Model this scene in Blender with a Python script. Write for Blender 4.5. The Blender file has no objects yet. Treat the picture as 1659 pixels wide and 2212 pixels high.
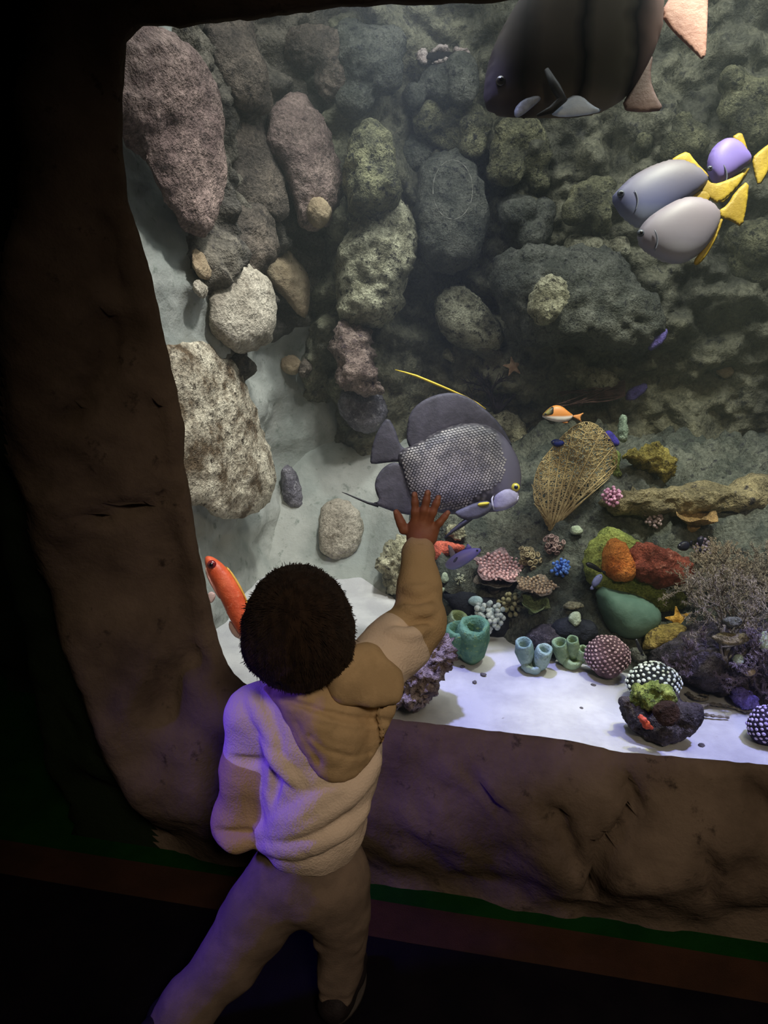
import bpy, math, random
import numpy as np
from mathutils import Vector, Matrix, noise
from mathutils.geometry import delaunay_2d_cdt
from mathutils.bvhtree import BVHTree

random.seed(7); np.random.seed(7)
scn = bpy.context.scene
col = scn.collection

# ------------------------------------------------------------------ camera
F = 1600.0
CAM = np.array([0.0, -1.2, 1.25])
PITCH, YAW = math.radians(19), math.radians(11)
WV = np.array([-math.sin(YAW)*math.cos(PITCH), math.cos(YAW)*math.cos(PITCH), -math.sin(PITCH)])
RV = np.array([math.cos(YAW), math.sin(YAW), 0.0])
UV = np.cross(RV, WV)
cd = bpy.data.cameras.new('camera'); cam = bpy.data.objects.new('camera', cd); col.objects.link(cam)
cd.sensor_width = 36.0; cd.lens = F/2212*36.0; cd.clip_start = 0.02
cam.matrix_world = Matrix(((RV[0], UV[0], -WV[0], CAM[0]), (RV[1], UV[1], -WV[1], CAM[1]),
                           (RV[2], UV[2], -WV[2], CAM[2]), (0, 0, 0, 1)))
scn.camera = cam

# ------------------------------------------------------------------ world, lights, exposure
vs = scn.view_settings
vs.view_transform = 'Standard'; vs.look = 'None'; vs.exposure = 0.0; vs.gamma = 1.0; vs.use_curve_mapping = False
w = bpy.data.worlds.new('world'); scn.world = w; w.use_nodes = True
w.node_tree.nodes['Background'].inputs[0].default_value = (0.01, 0.008, 0.006, 1)
w.node_tree.nodes['Background'].inputs[1].default_value = 0.3

def aim(o, tgt):
    d = Vector(tgt) - o.location
    o.rotation_euler = d.to_track_quat('-Z', 'Y').to_euler()
def spot(name, loc, tgt, energy, color, size, blend=0.8, rad=0.05):
    l = bpy.data.lights.new(name, 'SPOT'); l.energy = energy; l.color = color
    l.spot_size = math.radians(size); l.spot_blend = blend; l.shadow_soft_size = rad
    o = bpy.data.objects.new(name, l); col.objects.link(o); o.location = loc; aim(o, tgt); return o
def area(name, loc, tgt, energy, color, sx, sy):
    l = bpy.data.lights.new(name, 'AREA'); l.energy = energy; l.color = color; l.shape = 'RECTANGLE'; l.size = sx; l.size_y = sy
    o = bpy.data.objects.new(name, l); col.objects.link(o); o.location = loc; aim(o, tgt); return o
# lamps hanging above the tank water, plus one added corner fill
area('tank_strip_lamp', (0.25, 0.55, 2.35), (0.2, 0.80, 0.5), 24, (0.93, 0.97, 1.0), 2.0, 0.4)
spot('tank_violet_lamp', (-0.34, 0.08, 2.3), (-0.03, 0.16, 0.36), 260, (0.40, 0.41, 1.0), 20)
spot('tank_yellow_lamp', (0.58, 0.22, 2.3), (0.16, 0.11, 0.36), 120, (1.0, 1.0, 0.45), 12)
spot('tank_violet_lamp', (0.85, 0.15, 2.3), (0.48, 0.12, 0.36), 260, (0.40, 0.41, 1.0), 19)
spot('tank_left_lamp', (-0.10, 0.22, 2.35), (-0.72, 0.50, 0.50), 105, (1.0, 0.97, 0.96), 46)
spot('tank_corner_fill', (-0.25, 0.70, 2.35), (-0.60, 0.80, 0.60), 60, (0.96, 1.0, 0.97), 42)  # added fill that brightens the rear of the left wall
spot('tank_reef_lamp', (0.45, 0.14, 2.35), (0.30, 0.75, 0.60), 135, (1.0, 1.0, 0.84), 44)
# dim lamps of the visitors' room
spot('room_ceiling_lamp', (0.55, -2.1, 2.5), (-0.25, -0.22, 0.72), 16, (1.0, 0.80, 0.58), 21, 1.0, 0.15)
spot('room_dim_lamp', (0.8, -2.2, 2.7), (0.30, 0.0, 0.40), 160, (1.0, 0.78, 0.58), 58, 1.0, 0.3)
spot('room_violet_lamp', (-1.35, -0.52, 0.85), (-0.45, -0.34, 0.40), 44.0, (0.13, 0.06, 1.0), 42, 0.7, 0.08)

# ------------------------------------------------------------------ projection helpers
def ray(x, y):
    return RV*(x-829.5)/F - UV*(y-1106)/F + WV
def depth_y(x, y, Y):
    r = ray(x, y); return (Y-CAM[1])/r[1]
def at_y(x, y, Y):
    return CAM + depth_y(x, y, Y)*ray(x, y)
def at_d(x, y, d):
    return CAM + d*ray(x, y)
def Z(x0, y0, s, pts):
    return [(x0+a/s, y0+b/s) for a, b in pts]

# ------------------------------------------------------------------ materials
def lin(c):
    return tuple(((v/255)/12.92 if v/255 <= 0.04045 else ((v/255+0.055)/1.055)**2.4) for v in c) + (1.0,)
MATS = {}
def nodes_of(name):
    m = bpy.data.materials.new(name); m.use_nodes = True
    nt = m.node_tree; b = nt.nodes['Principled BSDF']; return m, nt, b
def mottled(name, c1, c2, c3=None, scale=12.0, bump=0.3, rough=0.85, spec=0.2, fine=60.0, stretch=None, c3amt=0.5, grit=0.0, sat=1.0):
    """noise mix of two or three colours with fine relief"""
    if name in MATS: return MATS[name]
    if bump >= 0.55 and not grit: grit, sat = 0.40, (0.72 if max(c2)-min(c2) < 70 else 0.95)      # stony and coral surfaces
    def ds(c): g = 0.3*c[0]+0.55*c[1]+0.15*c[2]; return tuple(g+(q-g)*sat for q in c)
    c1, c2, c3 = ds(c1), ds(c2), (ds(c3) if c3 else None)
    m, nt, b = nodes_of(name); N, L = nt.nodes, nt.links
    tc = N.new('ShaderNodeTexCoord'); src = tc.outputs['Object']
    if stretch:
        mp = N.new('ShaderNodeMapping'); mp.inputs['Scale'].default_value = stretch
        L.new(src, mp.inputs['Vector']); src = mp.outputs['Vector']
    n1 = N.new('ShaderNodeTexNoise'); n1.inputs['Scale'].default_value = scale; n1.inputs['Detail'].default_value = 6; n1.inputs['Roughness'].default_value = 0.65
    n2 = N.new('ShaderNodeTexNoise'); n2.inputs['Scale'].default_value = fine; n2.inputs['Detail'].default_value = 4; n2.inputs['Roughness'].default_value = 0.7
    L.new(src, n1.inputs['Vector']); L.new(src, n2.inputs['Vector'])
    r1 = N.new('ShaderNodeValToRGB'); r1.color_ramp.elements[0].position = 0.41; r1.color_ramp.elements[1].position = 0.59
    r1.color_ramp.elements[0].color = lin(c1); r1.color_ramp.elements[1].color = lin(c2)
    L.new(n1.outputs['Fac'], r1.inputs['Fac']); out = r1.outputs['Color']
    if c3:
        r2 = N.new('ShaderNodeValToRGB'); r2.color_ramp.elements[0].position = 0.62-0.22*c3amt; r2.color_ramp.elements[1].position = 0.74-0.22*c3amt
        L.new(n2.outputs['Fac'], r2.inputs['Fac'])
        mx = N.new('ShaderNodeMix'); mx.data_type = 'RGBA'
        L.new(r2.outputs['Color'], mx.inputs['Factor']); L.new(out, mx.inputs[6]); mx.inputs[7].default_value = lin(c3)
        out = mx.outputs[2]
    if grit:
        n3 = N.new('ShaderNodeTexNoise'); n3.inputs['Scale'].default_value = fine*3.2; n3.inputs['Detail'].default_value = 3; n3.inputs['Roughness'].default_value = 0.75
        L.new(src, n3.inputs['Vector'])
        r3 = N.new('ShaderNodeValToRGB'); r3.color_ramp.elements[0].position = 0.36; r3.color_ramp.elements[1].position = 0.66
        lo_, hi_g = max(0.0, 1-grit), 1+grit*0.75
        r3.color_ramp.elements[0].color = (lo_, lo_, lo_*0.98, 1); r3.color_ramp.elements[1].color = (hi_g, hi_g, hi_g, 1)
        L.new(n3.outputs['Fac'], r3.inputs['Fac'])
        mg = N.new('ShaderNodeMix'); mg.data_type = 'RGBA'; mg.blend_type = 'MULTIPLY'; mg.inputs['Factor'].default_value = 1.0
        L.new(out, mg.inputs[6]); L.new(r3.outputs['Color'], mg.inputs[7]); out = mg.outputs[2]
    L.new(out, b.inputs['Base Color'])
    b.inputs['Roughness'].default_value = rough; b.inputs['Specular IOR Level'].default_value = spec
    if bump:
        ad = N.new('ShaderNodeMath'); ad.operation = 'ADD'
        L.new(n1.outputs['Fac'], ad.inputs[0]); L.new(n2.outputs['Fac'], ad.inputs[1])
        if grit:
            a2 = N.new('ShaderNodeMath'); a2.operation = 'MULTIPLY_ADD'; a2.inputs[1].default_value = 0.35; L.new(n3.outputs['Fac'], a2.inputs[0]); L.new(ad.outputs[0], a2.inputs[2]); ad = a2
        bp = N.new('ShaderNodeBump'); bp.inputs['Strength'].default_value = bump; bp.inputs['Distance'].default_value = 0.02
        L.new(ad.outputs[0], bp.inputs['Height']); L.new(bp.outputs['Normal'], b.inputs['Normal'])
    MATS[name] = m; return m
def plain(name, c, rough=0.6, spec=0.3, metal=0.0):
    if name in MATS: return MATS[name]
    m, nt, b = nodes_of(name); N, L = nt.nodes, nt.links
    tc = N.new('ShaderNodeTexCoord'); n = N.new('ShaderNodeTexNoise'); n.inputs['Scale'].default_value = 40
    L.new(tc.outputs['Object'], n.inputs['Vector'])
    r = N.new('ShaderNodeValToRGB'); r.color_ramp.elements[0].color = tuple(v*0.82 for v in lin(c)[:3])+(1,); r.color_ramp.elements[1].color = lin(c)
    r.color_ramp.elements[0].position = 0.3; r.color_ramp.elements[1].position = 0.7
    L.new(n.outputs['Fac'], r.inputs['Fac']); L.new(r.outputs['Color'], b.inputs['Base Color'])
    b.inputs['Roughness'].default_value = rough; b.inputs['Specular IOR Level'].default_value = spec; b.inputs['Metallic'].default_value = metal
    MATS[name] = m; return m
def ramp_axis(name, axis, stops, lo, hi, wob=0.0, rough=0.45, spec=0.4):
    """colour ramp along one object axis (0 x, 1 y, 2 z), metres lo..hi"""
    m, nt, b = nodes_of(name); N, L = nt.nodes, nt.links
    tc = N.new('ShaderNodeTexCoord'); sx = N.new('ShaderNodeSeparateXYZ'); L.new(tc.outputs['Object'], sx.inputs[0])
    mr = N.new('ShaderNodeMapRange'); mr.inputs['From Min'].default_value = lo; mr.inputs['From Max'].default_value = hi
    src = sx.outputs[axis]
    if wob:
        nz = N.new('ShaderNodeTexNoise'); nz.inputs['Scale'].default_value = 18; L.new(tc.outputs['Object'], nz.inputs['Vector'])
        ma = N.new('ShaderNodeMath'); ma.operation = 'MULTIPLY_ADD'; ma.inputs[1].default_value = wob; L.new(nz.outputs['Fac'], ma.inputs[0]); L.new(src, ma.inputs[2]); src = ma.outputs[0]
    L.new(src, mr.inputs['Value'])
    r = N.new('ShaderNodeValToRGB'); e = r.color_ramp.elements
    while len(e) < len(stops): e.new(0.5)
    for k, (p, c) in enumerate(stops): e[k].position = p; e[k].color = lin(c)
    L.new(mr.outputs['Result'], r.inputs['Fac']); L.new(r.outputs['Color'], b.inputs['Base Color'])
    b.inputs['Roughness'].default_value = rough; b.inputs['Specular IOR Level'].default_value = spec
    return m

# ------------------------------------------------------------------ objects
def tag(o, label, cat, group=None, kind=None):
    o['label'] = label
    if cat: o['category'] = cat
    if group: o['group'] = group
    if kind: o['kind'] = kind
    return o
def mesh_data(name, V, Fc, mat, smooth=True):
    me = bpy.data.meshes.new(name)
    me.from_pydata([tuple(map(float, v)) for v in V], [], [tuple(map(int, f)) for f in Fc])
    for m in (mat if isinstance(mat, (list, tuple)) else [mat]): me.materials.append(m)
    if smooth: me.polygons.foreach_set('use_smooth', [True]*len(me.polygons))
    me.update(); return me
def obj(name, V, Fc, mat, parent=None, loc=None, smooth=True):
    """mesh object from world-space vertices; parts share the origin of their thing"""
    V = np.asarray(V, float)
    if parent is not None:
        base = np.array(parent['base'])
    elif loc is not None:
        base = np.array(loc, float)
    else:
        base = np.array([(V[:, 0].min()+V[:, 0].max())/2, (V[:, 1].min()+V[:, 1].max())/2, V[:, 2].min()])
    o = bpy.data.objects.new(name, mesh_data(name, V-base, Fc, mat, smooth)); col.objects.link(o)
    o['base'] = [float(q) for q in base]
    if parent is not None: o.parent = parent
    else: o.location = base
    return o
def empty(name, loc):
    o = bpy.data.objects.new(name, None); col.objects.link(o); o.location = loc; o['base'] = [float(v) for v in loc]
    o.empty_display_size = 0.02; return o
def join(parts):
    V, Fc, n = [], [], 0
    for v, f in parts:
        v = np.asarray(v, float); V.append(v); Fc += [tuple(int(i)+n for i in q) for q in f]; n += len(v)
    return np.vstack(V), Fc

def vnormals(V, Fc):
    V = np.asarray(V); nn = np.zeros_like(V)
    tri = [(f[0], f[i], f[i+1]) for f in Fc for i in range(1, len(f)-1)]
    T = np.array(tri); c = np.cross(V[T[:, 1]]-V[T[:, 0]], V[T[:, 2]]-V[T[:, 0]])
    for k in range(3): np.add.at(nn, T[:, k], c)
    return nn/(np.linalg.norm(nn, axis=1)[:, None]+1e-12)
def fbm(p, s, o=4, seed=0.0):
    return noise.fractal(Vector((p[0]*s+seed, p[1]*s-seed*0.7, p[2]*s+seed*1.3)), 0.9, 2.0, o)
def roughen(V, Fc, amp, scale, octs=4, seed=0.0, ridged=0.0, amp2=0.0, scale2=40.0):
    nn = vnormals(V, Fc); V = np.array(V, float)
    d = np.array([fbm(p, scale, octs, seed) for p in V])*amp
    if ridged: d -= np.array([abs(fbm(p, scale*1.7, 3, seed+9)) for p in V])*ridged
    if amp2: d += np.array([fbm(p, scale2, 2, seed+3) for p in V])*amp2
    return V + nn*d[:, None]

# inflate a traced outline into a closed solid
def smooth_poly(P, n=None, it=2):
    P = np.array(P, float)
    for _ in range(it):
        Q = np.roll(P, -1, axis=0); P = np.stack([0.75*P+0.25*Q, 0.25*P+0.75*Q], 1).reshape(-1, 2)
    return P
def resample(P, step):
    P = np.array(P, float); Q = np.vstack([P, P[:1]]); seg = np.linalg.norm(np.diff(Q, axis=0), axis=1)
    s = np.concatenate([[0], np.cumsum(seg)]); n = max(8, int(s[-1]/step)); t = np.linspace(0, s[-1], n, endpoint=False)
    return np.stack([np.interp(t, s, Q[:, 0]), np.interp(t, s, Q[:, 1])], 1)
def inside(P, X, Y):
    r = np.zeros(X.shape, bool); n = len(P); j = n-1
    for i in range(n):
        xi, yi, xj, yj = P[i][0], P[i][1], P[j][0], P[j][1]
        if yi != yj: r ^= ((yi > Y) != (yj > Y)) & (X < (xj-xi)*(Y-yi)/(yj-yi)+xi)
        j = i
    return r
def tri_poly(P, step):
    lo, hi = P.min(0), P.max(0); h = step*0.866
    ys = np.arange(lo[1], hi[1], h); pts = []
    for k, yy in enumerate(ys):
        xs = np.arange(lo[0]+(step/2 if k % 2 else 0), hi[0], step); pts.append(np.stack([xs, np.full_like(xs, yy)], 1))
    G = np.vstack(pts); G = G[inside(P, G[:, 0], G[:, 1])]
    if len(G):
        d = np.min(np.linalg.norm(G[:, None, :]-P[None], axis=2), axis=1); G = G[d > step*0.55]
    nb = len(P); A = np.vstack([P, G]) if len(G) else P
    r = delaunay_2d_cdt([Vector(a) for a in A], [(i, (i+1) % nb) for i in range(nb)], [list(range(nb))], 1, 1e-6)
    V2 = np.array([tuple(v) for v in r[0]]); return V2, [tuple(f) for f in r[2]]
def poisson(P, V2, n=56, it=260):
    lo, hi = P.min(0), P.max(0); h = max(hi-lo)/n; gx = np.arange(lo[0]-h, hi[0]+2*h, h); gy = np.arange(lo[1]-h, hi[1]+2*h, h)
    X, Y = np.meshgrid(gx, gy); M = inside(P, X, Y); u = np.zeros(X.shape)
    for _ in range(it):
        v = np.zeros_like(u)
        v[1:-1, 1:-1] = 0.25*(u[:-2, 1:-1]+u[2:, 1:-1]+u[1:-1, :-2]+u[1:-1, 2:]+1)
        u = np.where(M, v, 0)
    u /= max(u.max(), 1e-9)
    fx = (V2[:, 0]-gx[0])/h; fy = (V2[:, 1]-gy[0])/h
    i = np.clip(fx.astype(int), 0, len(gx)-2); j = np.clip(fy.astype(int), 0, len(gy)-2); a = fx-i; b = fy-j
    return u[j, i]*(1-a)*(1-b)+u[j, i+1]*a*(1-b)+u[j+1, i]*(1-a)*b+u[j+1, i+1]*a*b
def inflate(poly, d, tf, tb=None, step=8, expo=0.5, smooth=1, slope=(0, 0), curve=0.0):
    """solid from a pixel outline standing at camera depth d; tf / tb metres of bulge to the front / back"""
    if tb is None: tb = tf
    P = resample(smooth_poly(poly, it=smooth) if smooth else np.array(poly, float), step)
    V2, T = tri_poly(P, step); h = poisson(P, V2)**expo
    # which vertices lie on the rim
    cnt = {}
    for t in T:
        for k in range(len(t)):
            e = tuple(sorted((t[k], t[(k+1) % len(t)]))); cnt[e] = cnt.get(e, 0)+1
    rim = set(v for e, c in cnt.items() if c == 1 for v in e)
    c = P.mean(0)
    dd = d + slope[0]*(V2[:, 0]-c[0])/F*d + slope[1]*(V2[:, 1]-c[1])/F*d
    M = np.array([at_d(p[0], p[1], q) for p, q in zip(V2, dd)])
    n = len(V2); front = M - WV*(tf*h)[:, None]; bm = [-1]*n; back = []
    for i in range(n):
        if i in rim: bm[i] = i; front[i] = M[i]
        else: bm[i] = n+len(back); back.append(M[i]+WV*tb*h[i])
    V = np.vstack([front, np.array(back)]) if back else front
    Fc = []
    for t in T:
        a = (V2[t[1]]-V2[t[0]]); b = (V2[t[2]]-V2[t[0]]); t = t if a[0]*b[1]-a[1]*b[0] < 0 else t[::-1]
        Fc.append(tuple(t)); Fc.append(tuple(bm[i] for i in t[::-1]))
    return V, Fc

# tubes, balls, lathes
def tube(path, rad, sides=6, cap=True):
    P = np.array(path, float); n = len(P); R = np.broadcast_to(np.array(rad, float), (n,)) if np.ndim(rad) == 0 else np.array(rad, float)
    V = []; prev = None
    for i in range(n):
        t = P[min(i+1, n-1)]-P[max(i-1, 0)]; t = t/(np.linalg.norm(t)+1e-12)
        if prev is None:
            a = np.array([0, 0, 1.0]) if abs(t[2]) < 0.9 else np.array([1.0, 0, 0]); u = np.cross(t, a)
        else: u = prev - t*np.dot(prev, t)
        u /= np.linalg.norm(u)+1e-12; prev = u; v = np.cross(t, u)
        for k in range(sides):
            a = 2*math.pi*k/sides; V.append(P[i]+R[i]*(math.cos(a)*u+math.sin(a)*v))
    Fc = []
    for i in range(n-1):
        for k in range(sides):
            q = (k+1) % sides; Fc.append((i*sides+k, i*sides+q, (i+1)*sides+q, (i+1)*sides+k))
    if cap: Fc.append(tuple(range(sides-1, -1, -1))); Fc.append(tuple((n-1)*sides+k for k in range(sides)))
    return np.array(V), Fc
def ball(c, r, seg=10, ring=7, axes=None):
    r = np.broadcast_to(np.array(r, float), (3,)); A = np.eye(3) if axes is None else np.array(axes)
    V = [(0, 0, 1)]
    for i in range(1, ring):
        a = math.pi*i/ring
        for k in range(seg):
            b = 2*math.pi*k/seg; V.append((math.sin(a)*math.cos(b), math.sin(a)*math.sin(b), math.cos(a)))
    V.append((0, 0, -1)); Fc = [(0, 1+k, 1+(k+1) % seg) for k in range(seg)]
    for i in range(ring-2):
        for k in range(seg):
            q = (k+1) % seg; Fc.append((1+i*seg+k, 1+(i+1)*seg+k, 1+(i+1)*seg+q, 1+i*seg+q))
    l = len(V)-1; Fc += [(l, 1+(ring-2)*seg+(k+1) % seg, 1+(ring-2)*seg+k) for k in range(seg)]
    return np.array(V)*r @ A + np.array(c), Fc
def frame(n):
    n = np.array(n, float); n /= np.linalg.norm(n); a = np.array([0, 0, 1.0]) if abs(n[2]) < 0.9 else np.array([1.0, 0, 0])
    u = np.cross(a, n); u /= np.linalg.norm(u); return u, np.cross(n, u), n
def lathe(base, axis, prof, seg=16, wob=0.0, seed=0):
    """profile of (radius, height) pairs about an axis"""
    u, v, n = frame(axis); V = []; rnd = random.Random(seed); ph = rnd.random()*6
    for (r, h) in prof:
        for k in range(seg):
            a = 2*math.pi*k/seg; q = r*(1+wob*math.sin(3*a+ph)+wob*0.6*math.sin(5*a+2*ph+h*30))
            V.append(np.array(base)+u*q*math.cos(a)+v*q*math.sin(a)+n*h)
    Fc = []
    for i in range(len(prof)-1):
        for k in range(seg):
            q = (k+1) % seg; Fc.append((i*seg+k, i*seg+q, (i+1)*seg+q, (i+1)*seg+k))
    Fc.append(tuple(range(seg-1, -1, -1))); Fc.append(tuple((len(prof)-1)*seg+k for k in range(seg)))
    return np.array(V), Fc

# implicit solids: tapered capsules and ellipsoids melted together
class Blob:
    def __init__(s, lo, hi, h):
        s.lo = np.array(lo, float); s.h = h; s.n = (np.ceil((np.array(hi)-s.lo)/h)).astype(int)+1
        s.f = np.full(s.n, 1.0)
    def block(s, lo, hi):
        a = np.clip(np.floor((lo-s.lo)/s.h).astype(int), 0, s.n); b = np.clip(np.ceil((hi-s.lo)/s.h).astype(int)+1, 0, s.n)
        if (b <= a).any(): return None
        g = np.meshgrid(*[s.lo[i]+np.arange(a[i], b[i])*s.h for i in range(3)], indexing='ij')
        return (slice(a[0], b[0]), slice(a[1], b[1]), slice(a[2], b[2])), np.stack(g, -1)
    def put(s, sl, d, k, cut=False):
        f = s.f[sl]
        if cut:
            e = np.maximum(k-np.abs(f+d), 0)/k if k else 0; s.f[sl] = np.maximum(f, -d)+e*e*k*0.25
        else:
            e = np.maximum(k-np.abs(f-d), 0)/k if k else 0; s.f[sl] = np.minimum(f, d)-e*e*k*0.25
    def cone(s, a, b, ra, rb, k=0.02, cut=False):
        a = np.array(a, float); b = np.array(b, float); m = max(ra, rb)+k+3*s.h
        r = s.block(np.minimum(a, b)-m, np.maximum(a, b)+m)
        if r is None: return s
        sl, X = r; ab = b-a; t = np.clip(((X-a)@ab)/(ab@ab+1e-12), 0, 1)
        s.put(sl, np.linalg.norm(X-a-t[..., None]*ab, axis=-1)-(ra+(rb-ra)*t), k, cut); return s
    def ell(s, c, r, axes=None, k=0.02, cut=False):
        c = np.array(c, float); r = np.array(r, float); A = np.eye(3) if axes is None else np.array(axes)
        m = r.max()+k+3*s.h; q = s.block(c-m, c+m)
        if q is None: return s
        sl, X = q; Y = (X-c)@A.T/r; l = np.linalg.norm(Y, axis=-1); l2 = np.linalg.norm(Y/r, axis=-1)+1e-9
        s.put(sl, l*(l-1)/l2, k, cut); return s
    def path(s, pts, rad, k=0.02, cut=False):
        for i in range(len(pts)-1): s.cone(pts[i], pts[i+1], rad[i], rad[i+1], k, cut)
        return s
    def mesh(s, relax=1):
        f = s.f.copy(); big = 1.0
        f[0], f[-1], f[:, 0], f[:, -1], f[:, :, 0], f[:, :, -1] = big, big, big, big, big, big
        S = f < 0; n = np.array(f.shape)-1
        acc = np.zeros(tuple(n)+(3,)); cnt = np.zeros(tuple(n))
        cells = [slice(0, -1), slice(1, None)]
        for ax in range(3):
            o = [i for i in range(3) if i != ax]
            for p in (0, 1):
                for q in (0, 1):
                    s0 = [None]*3; s1 = [None]*3; s0[ax] = cells[0]; s1[ax] = cells[1]
                    s0[o[0]] = s1[o[0]] = cells[p]; s0[o[1]] = s1[o[1]] = cells[q]
                    a = f[tuple(s0)]; b = f[tuple(s1)]; ch = (a < 0) != (b < 0); t = np.where(ch, a/np.where(ch, a-b, 1), 0)
                    off = np.zeros(3); off[o[0]] = p; off[o[1]] = q
                    acc += np.where(ch[..., None], off, 0); acc[..., ax] += t*ch; cnt += ch
        act = cnt > 0; idx = np.full(tuple(n), -1); idx[act] = np.arange(act.sum())
        ii = np.argwhere(act); V = s.lo+(ii+acc[act]/cnt[act][:, None])*s.h
        Fq = []
        for ax in range(3):
            u, v = (ax+1) % 3, (ax+2) % 3
            a = np.take(S, range(0, S.shape[ax]-1), ax); b = np.take(S, range(1, S.shape[ax]), ax)
            E = np.argwhere(a != b); E = E[(E[:, u] > 0) & (E[:, v] > 0) & (E[:, u] < n[u]) & (E[:, v] < n[v])]
            fl = a[tuple(E.T)]
            def at(du, dv):
                Q = E.copy(); Q[:, u] -= du; Q[:, v] -= dv; return idx[tuple(Q.T)]
            q = np.stack([at(1, 1), at(0, 1), at(0, 0), at(1, 0)], 1); q[~fl] = q[~fl][:, ::-1]; Fq.append(q)
        Q = np.vstack(Fq)
        for _ in range(relax):
            sm = np.zeros_like(V); c = np.zeros(len(V))
            for k in range(4):
                np.add.at(sm, Q[:, k], V[Q[:, (k+1) % 4]]); np.add.at(sm, Q[:, (k+1) % 4], V[Q[:, k]])
                np.add.at(c, Q[:, k], 1); np.add.at(c, Q[:, (k+1) % 4], 1)
            V = V*0.5+0.5*sm/c[:, None]
        return V, [tuple(q) for q in Q]

def grid_sheet(nu, nv, fn):
    V = [fn(i/(nu-1), j/(nv-1)) for i in range(nu) for j in range(nv)]
    Fc = [(i*nv+j, (i+1)*nv+j, (i+1)*nv+j+1, i*nv+j+1) for i in range(nu-1) for j in range(nv-1)]
    return np.array(V, float), Fc
def sstep(a, b, x):
    t = min(max((x-a)/(b-a), 0), 1); return t*t*(3-2*t)
def dist_path(p, Q):
    best = 9.0
    for (ax, az), (bx, bz) in zip(Q[:-1], Q[1:]):
        dx, dz = bx-ax, bz-az; t = min(max(((p[0]-ax)*dx+(p[1]-az)*dz)/(dx*dx+dz*dz+1e-12), 0), 1)
        best = min(best, math.hypot(p[0]-ax-t*dx, p[1]-az-t*dz))
    return best
def box(lo, hi):
    x0, y0, z0 = lo; x1, y1, z1 = hi
    V = [(x0, y0, z0), (x1, y0, z0), (x1, y1, z0), (x0, y1, z0), (x0, y0, z1), (x1, y0, z1), (x1, y1, z1), (x0, y1, z1)]
    return np.array(V), [(0, 3, 2, 1), (4, 5, 6, 7), (0, 1, 5, 4), (1, 2, 6, 5), (2, 3, 7, 6), (3, 0, 4, 7)]

# ================================================================== SETTING
def struct(name, V, Fc, mat, label, smooth=True):
    o = obj(name, V, Fc, mat, None, (0, 0, 0), smooth); o['kind'] = 'structure'; o['label'] = label; return o
m_facade = mottled('facade_rock', (82, 71, 60), (110, 97, 84), (54, 46, 40), scale=3.0, bump=0.30, fine=22, c3amt=0.05, rough=0.9)
m_dark = mottled('dark_green_wall', (14, 40, 16), (20, 50, 22), scale=3, bump=0.1)
m_ceil = mottled('dark_ceiling', (12, 10, 9), (18, 15, 13), scale=3, bump=0.1)

# visitors' room
def carpet(name, y0, y1, z, c1, c2, label):
    m = mottled(name+'_pile', c1, c2, scale=9, bump=0.5, fine=400, rough=1.0, spec=0.02)
    V, Fc = grid_sheet(60, max(3, int((y1-y0)/0.05)), lambda u, v: (-2.5+u*6, y0+v*(y1-y0), z+0.002*fbm((-2.5+u*6, y0+v*(y1-y0), 0), 3)))
    return struct(name, V, Fc, m, label)
carpet('floor', -4.0, -0.13, 0.0, (16, 15, 22), (22, 20, 26), 'dark navy carpet of the viewing hall')
carpet('floor_brown_border', -0.131, -0.045, 0.0015, (58, 42, 34), (68, 48, 38), 'dull brown carpet border stripe along the rock wall')
carpet('floor_green_light', -0.046, 0.7, 0.001, (14, 52, 18), (20, 62, 22), 'carpet stripe at the foot of the rock wall, coloured as green light')  # green light along the wall foot put into the carpet colour
V, Fc = box((-2.5, -4.0, 2.8), (3.5, 0.3, 2.85)); struct('ceiling', V, Fc, m_ceil, 'black ceiling of the viewing hall', False)
V, Fc = grid_sheet(40, 40, lambda u, v: (-1.55+0.05*fbm((0, u*4, v*3), 1.2), -4.0+u*4.6, v*2.8)); struct('wall_left', V, Fc[::1], m_dark, 'dark green wall left of the rock pillar')
V, Fc = box((-2.5, -4.05, 0), (3.5, -4.0, 2.8)); struct('wall_rear', V, Fc, m_ceil, 'black wall behind the visitors', False)
V, Fc = box((3.4, -4.0, 0), (3.5, 0.1, 2.8)); struct('wall_right', V, Fc, m_ceil, 'black wall at the right end of the hall', False)

# rock facade with the window opening
WPX = [(300, 52), (264, 84), (257, 200), (257, 330), (270, 440), (300, 530), (325, 620), (350, 740), (376, 850), (393, 930), (391, 1000), (406, 1080),
       (420, 1180), (436, 1250), (456, 1350), (476, 1420), (500, 1463), (527, 1486), (600, 1515), (720, 1546), (850, 1562), (950, 1573), (1050, 1586), (1150, 1597),
       (1250, 1611), (1340, 1634), (1430, 1641), (1530, 1650), (1659, 1662)]
WXZ = [(at_y(x, y, 0)[0], at_y(x, y, 0)[2]) for x, y in WPX]
WXZ += [(0.8, 0.39), (1.2, 0.40), (1.7, 0.41), (1.75, 1.0), (1.7, 1.58), (1.0, 1.59), (0.4, 1.592)]
WXZ += [(at_y(x, y, 0)[0], at_y(x, y, 0)[2]) for x, y in [(1040, 0), (720, 9), (600, 30), (540, 38), (440, 46), (380, 57), (340, 50)]]
HOLE = resample(WXZ, 0.012)
HOLE = HOLE + np.array([[0.0022*fbm((p[0], 0, p[1]), 40, 3), 0.0022*fbm((p[0], 5, p[1]), 40, 3)] for p in HOLE])
def wpath(pts, Y=-0.05): return [(at_y(x, y, Y)[0], at_y(x, y, Y)[2]) for x, y in pts]
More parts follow.
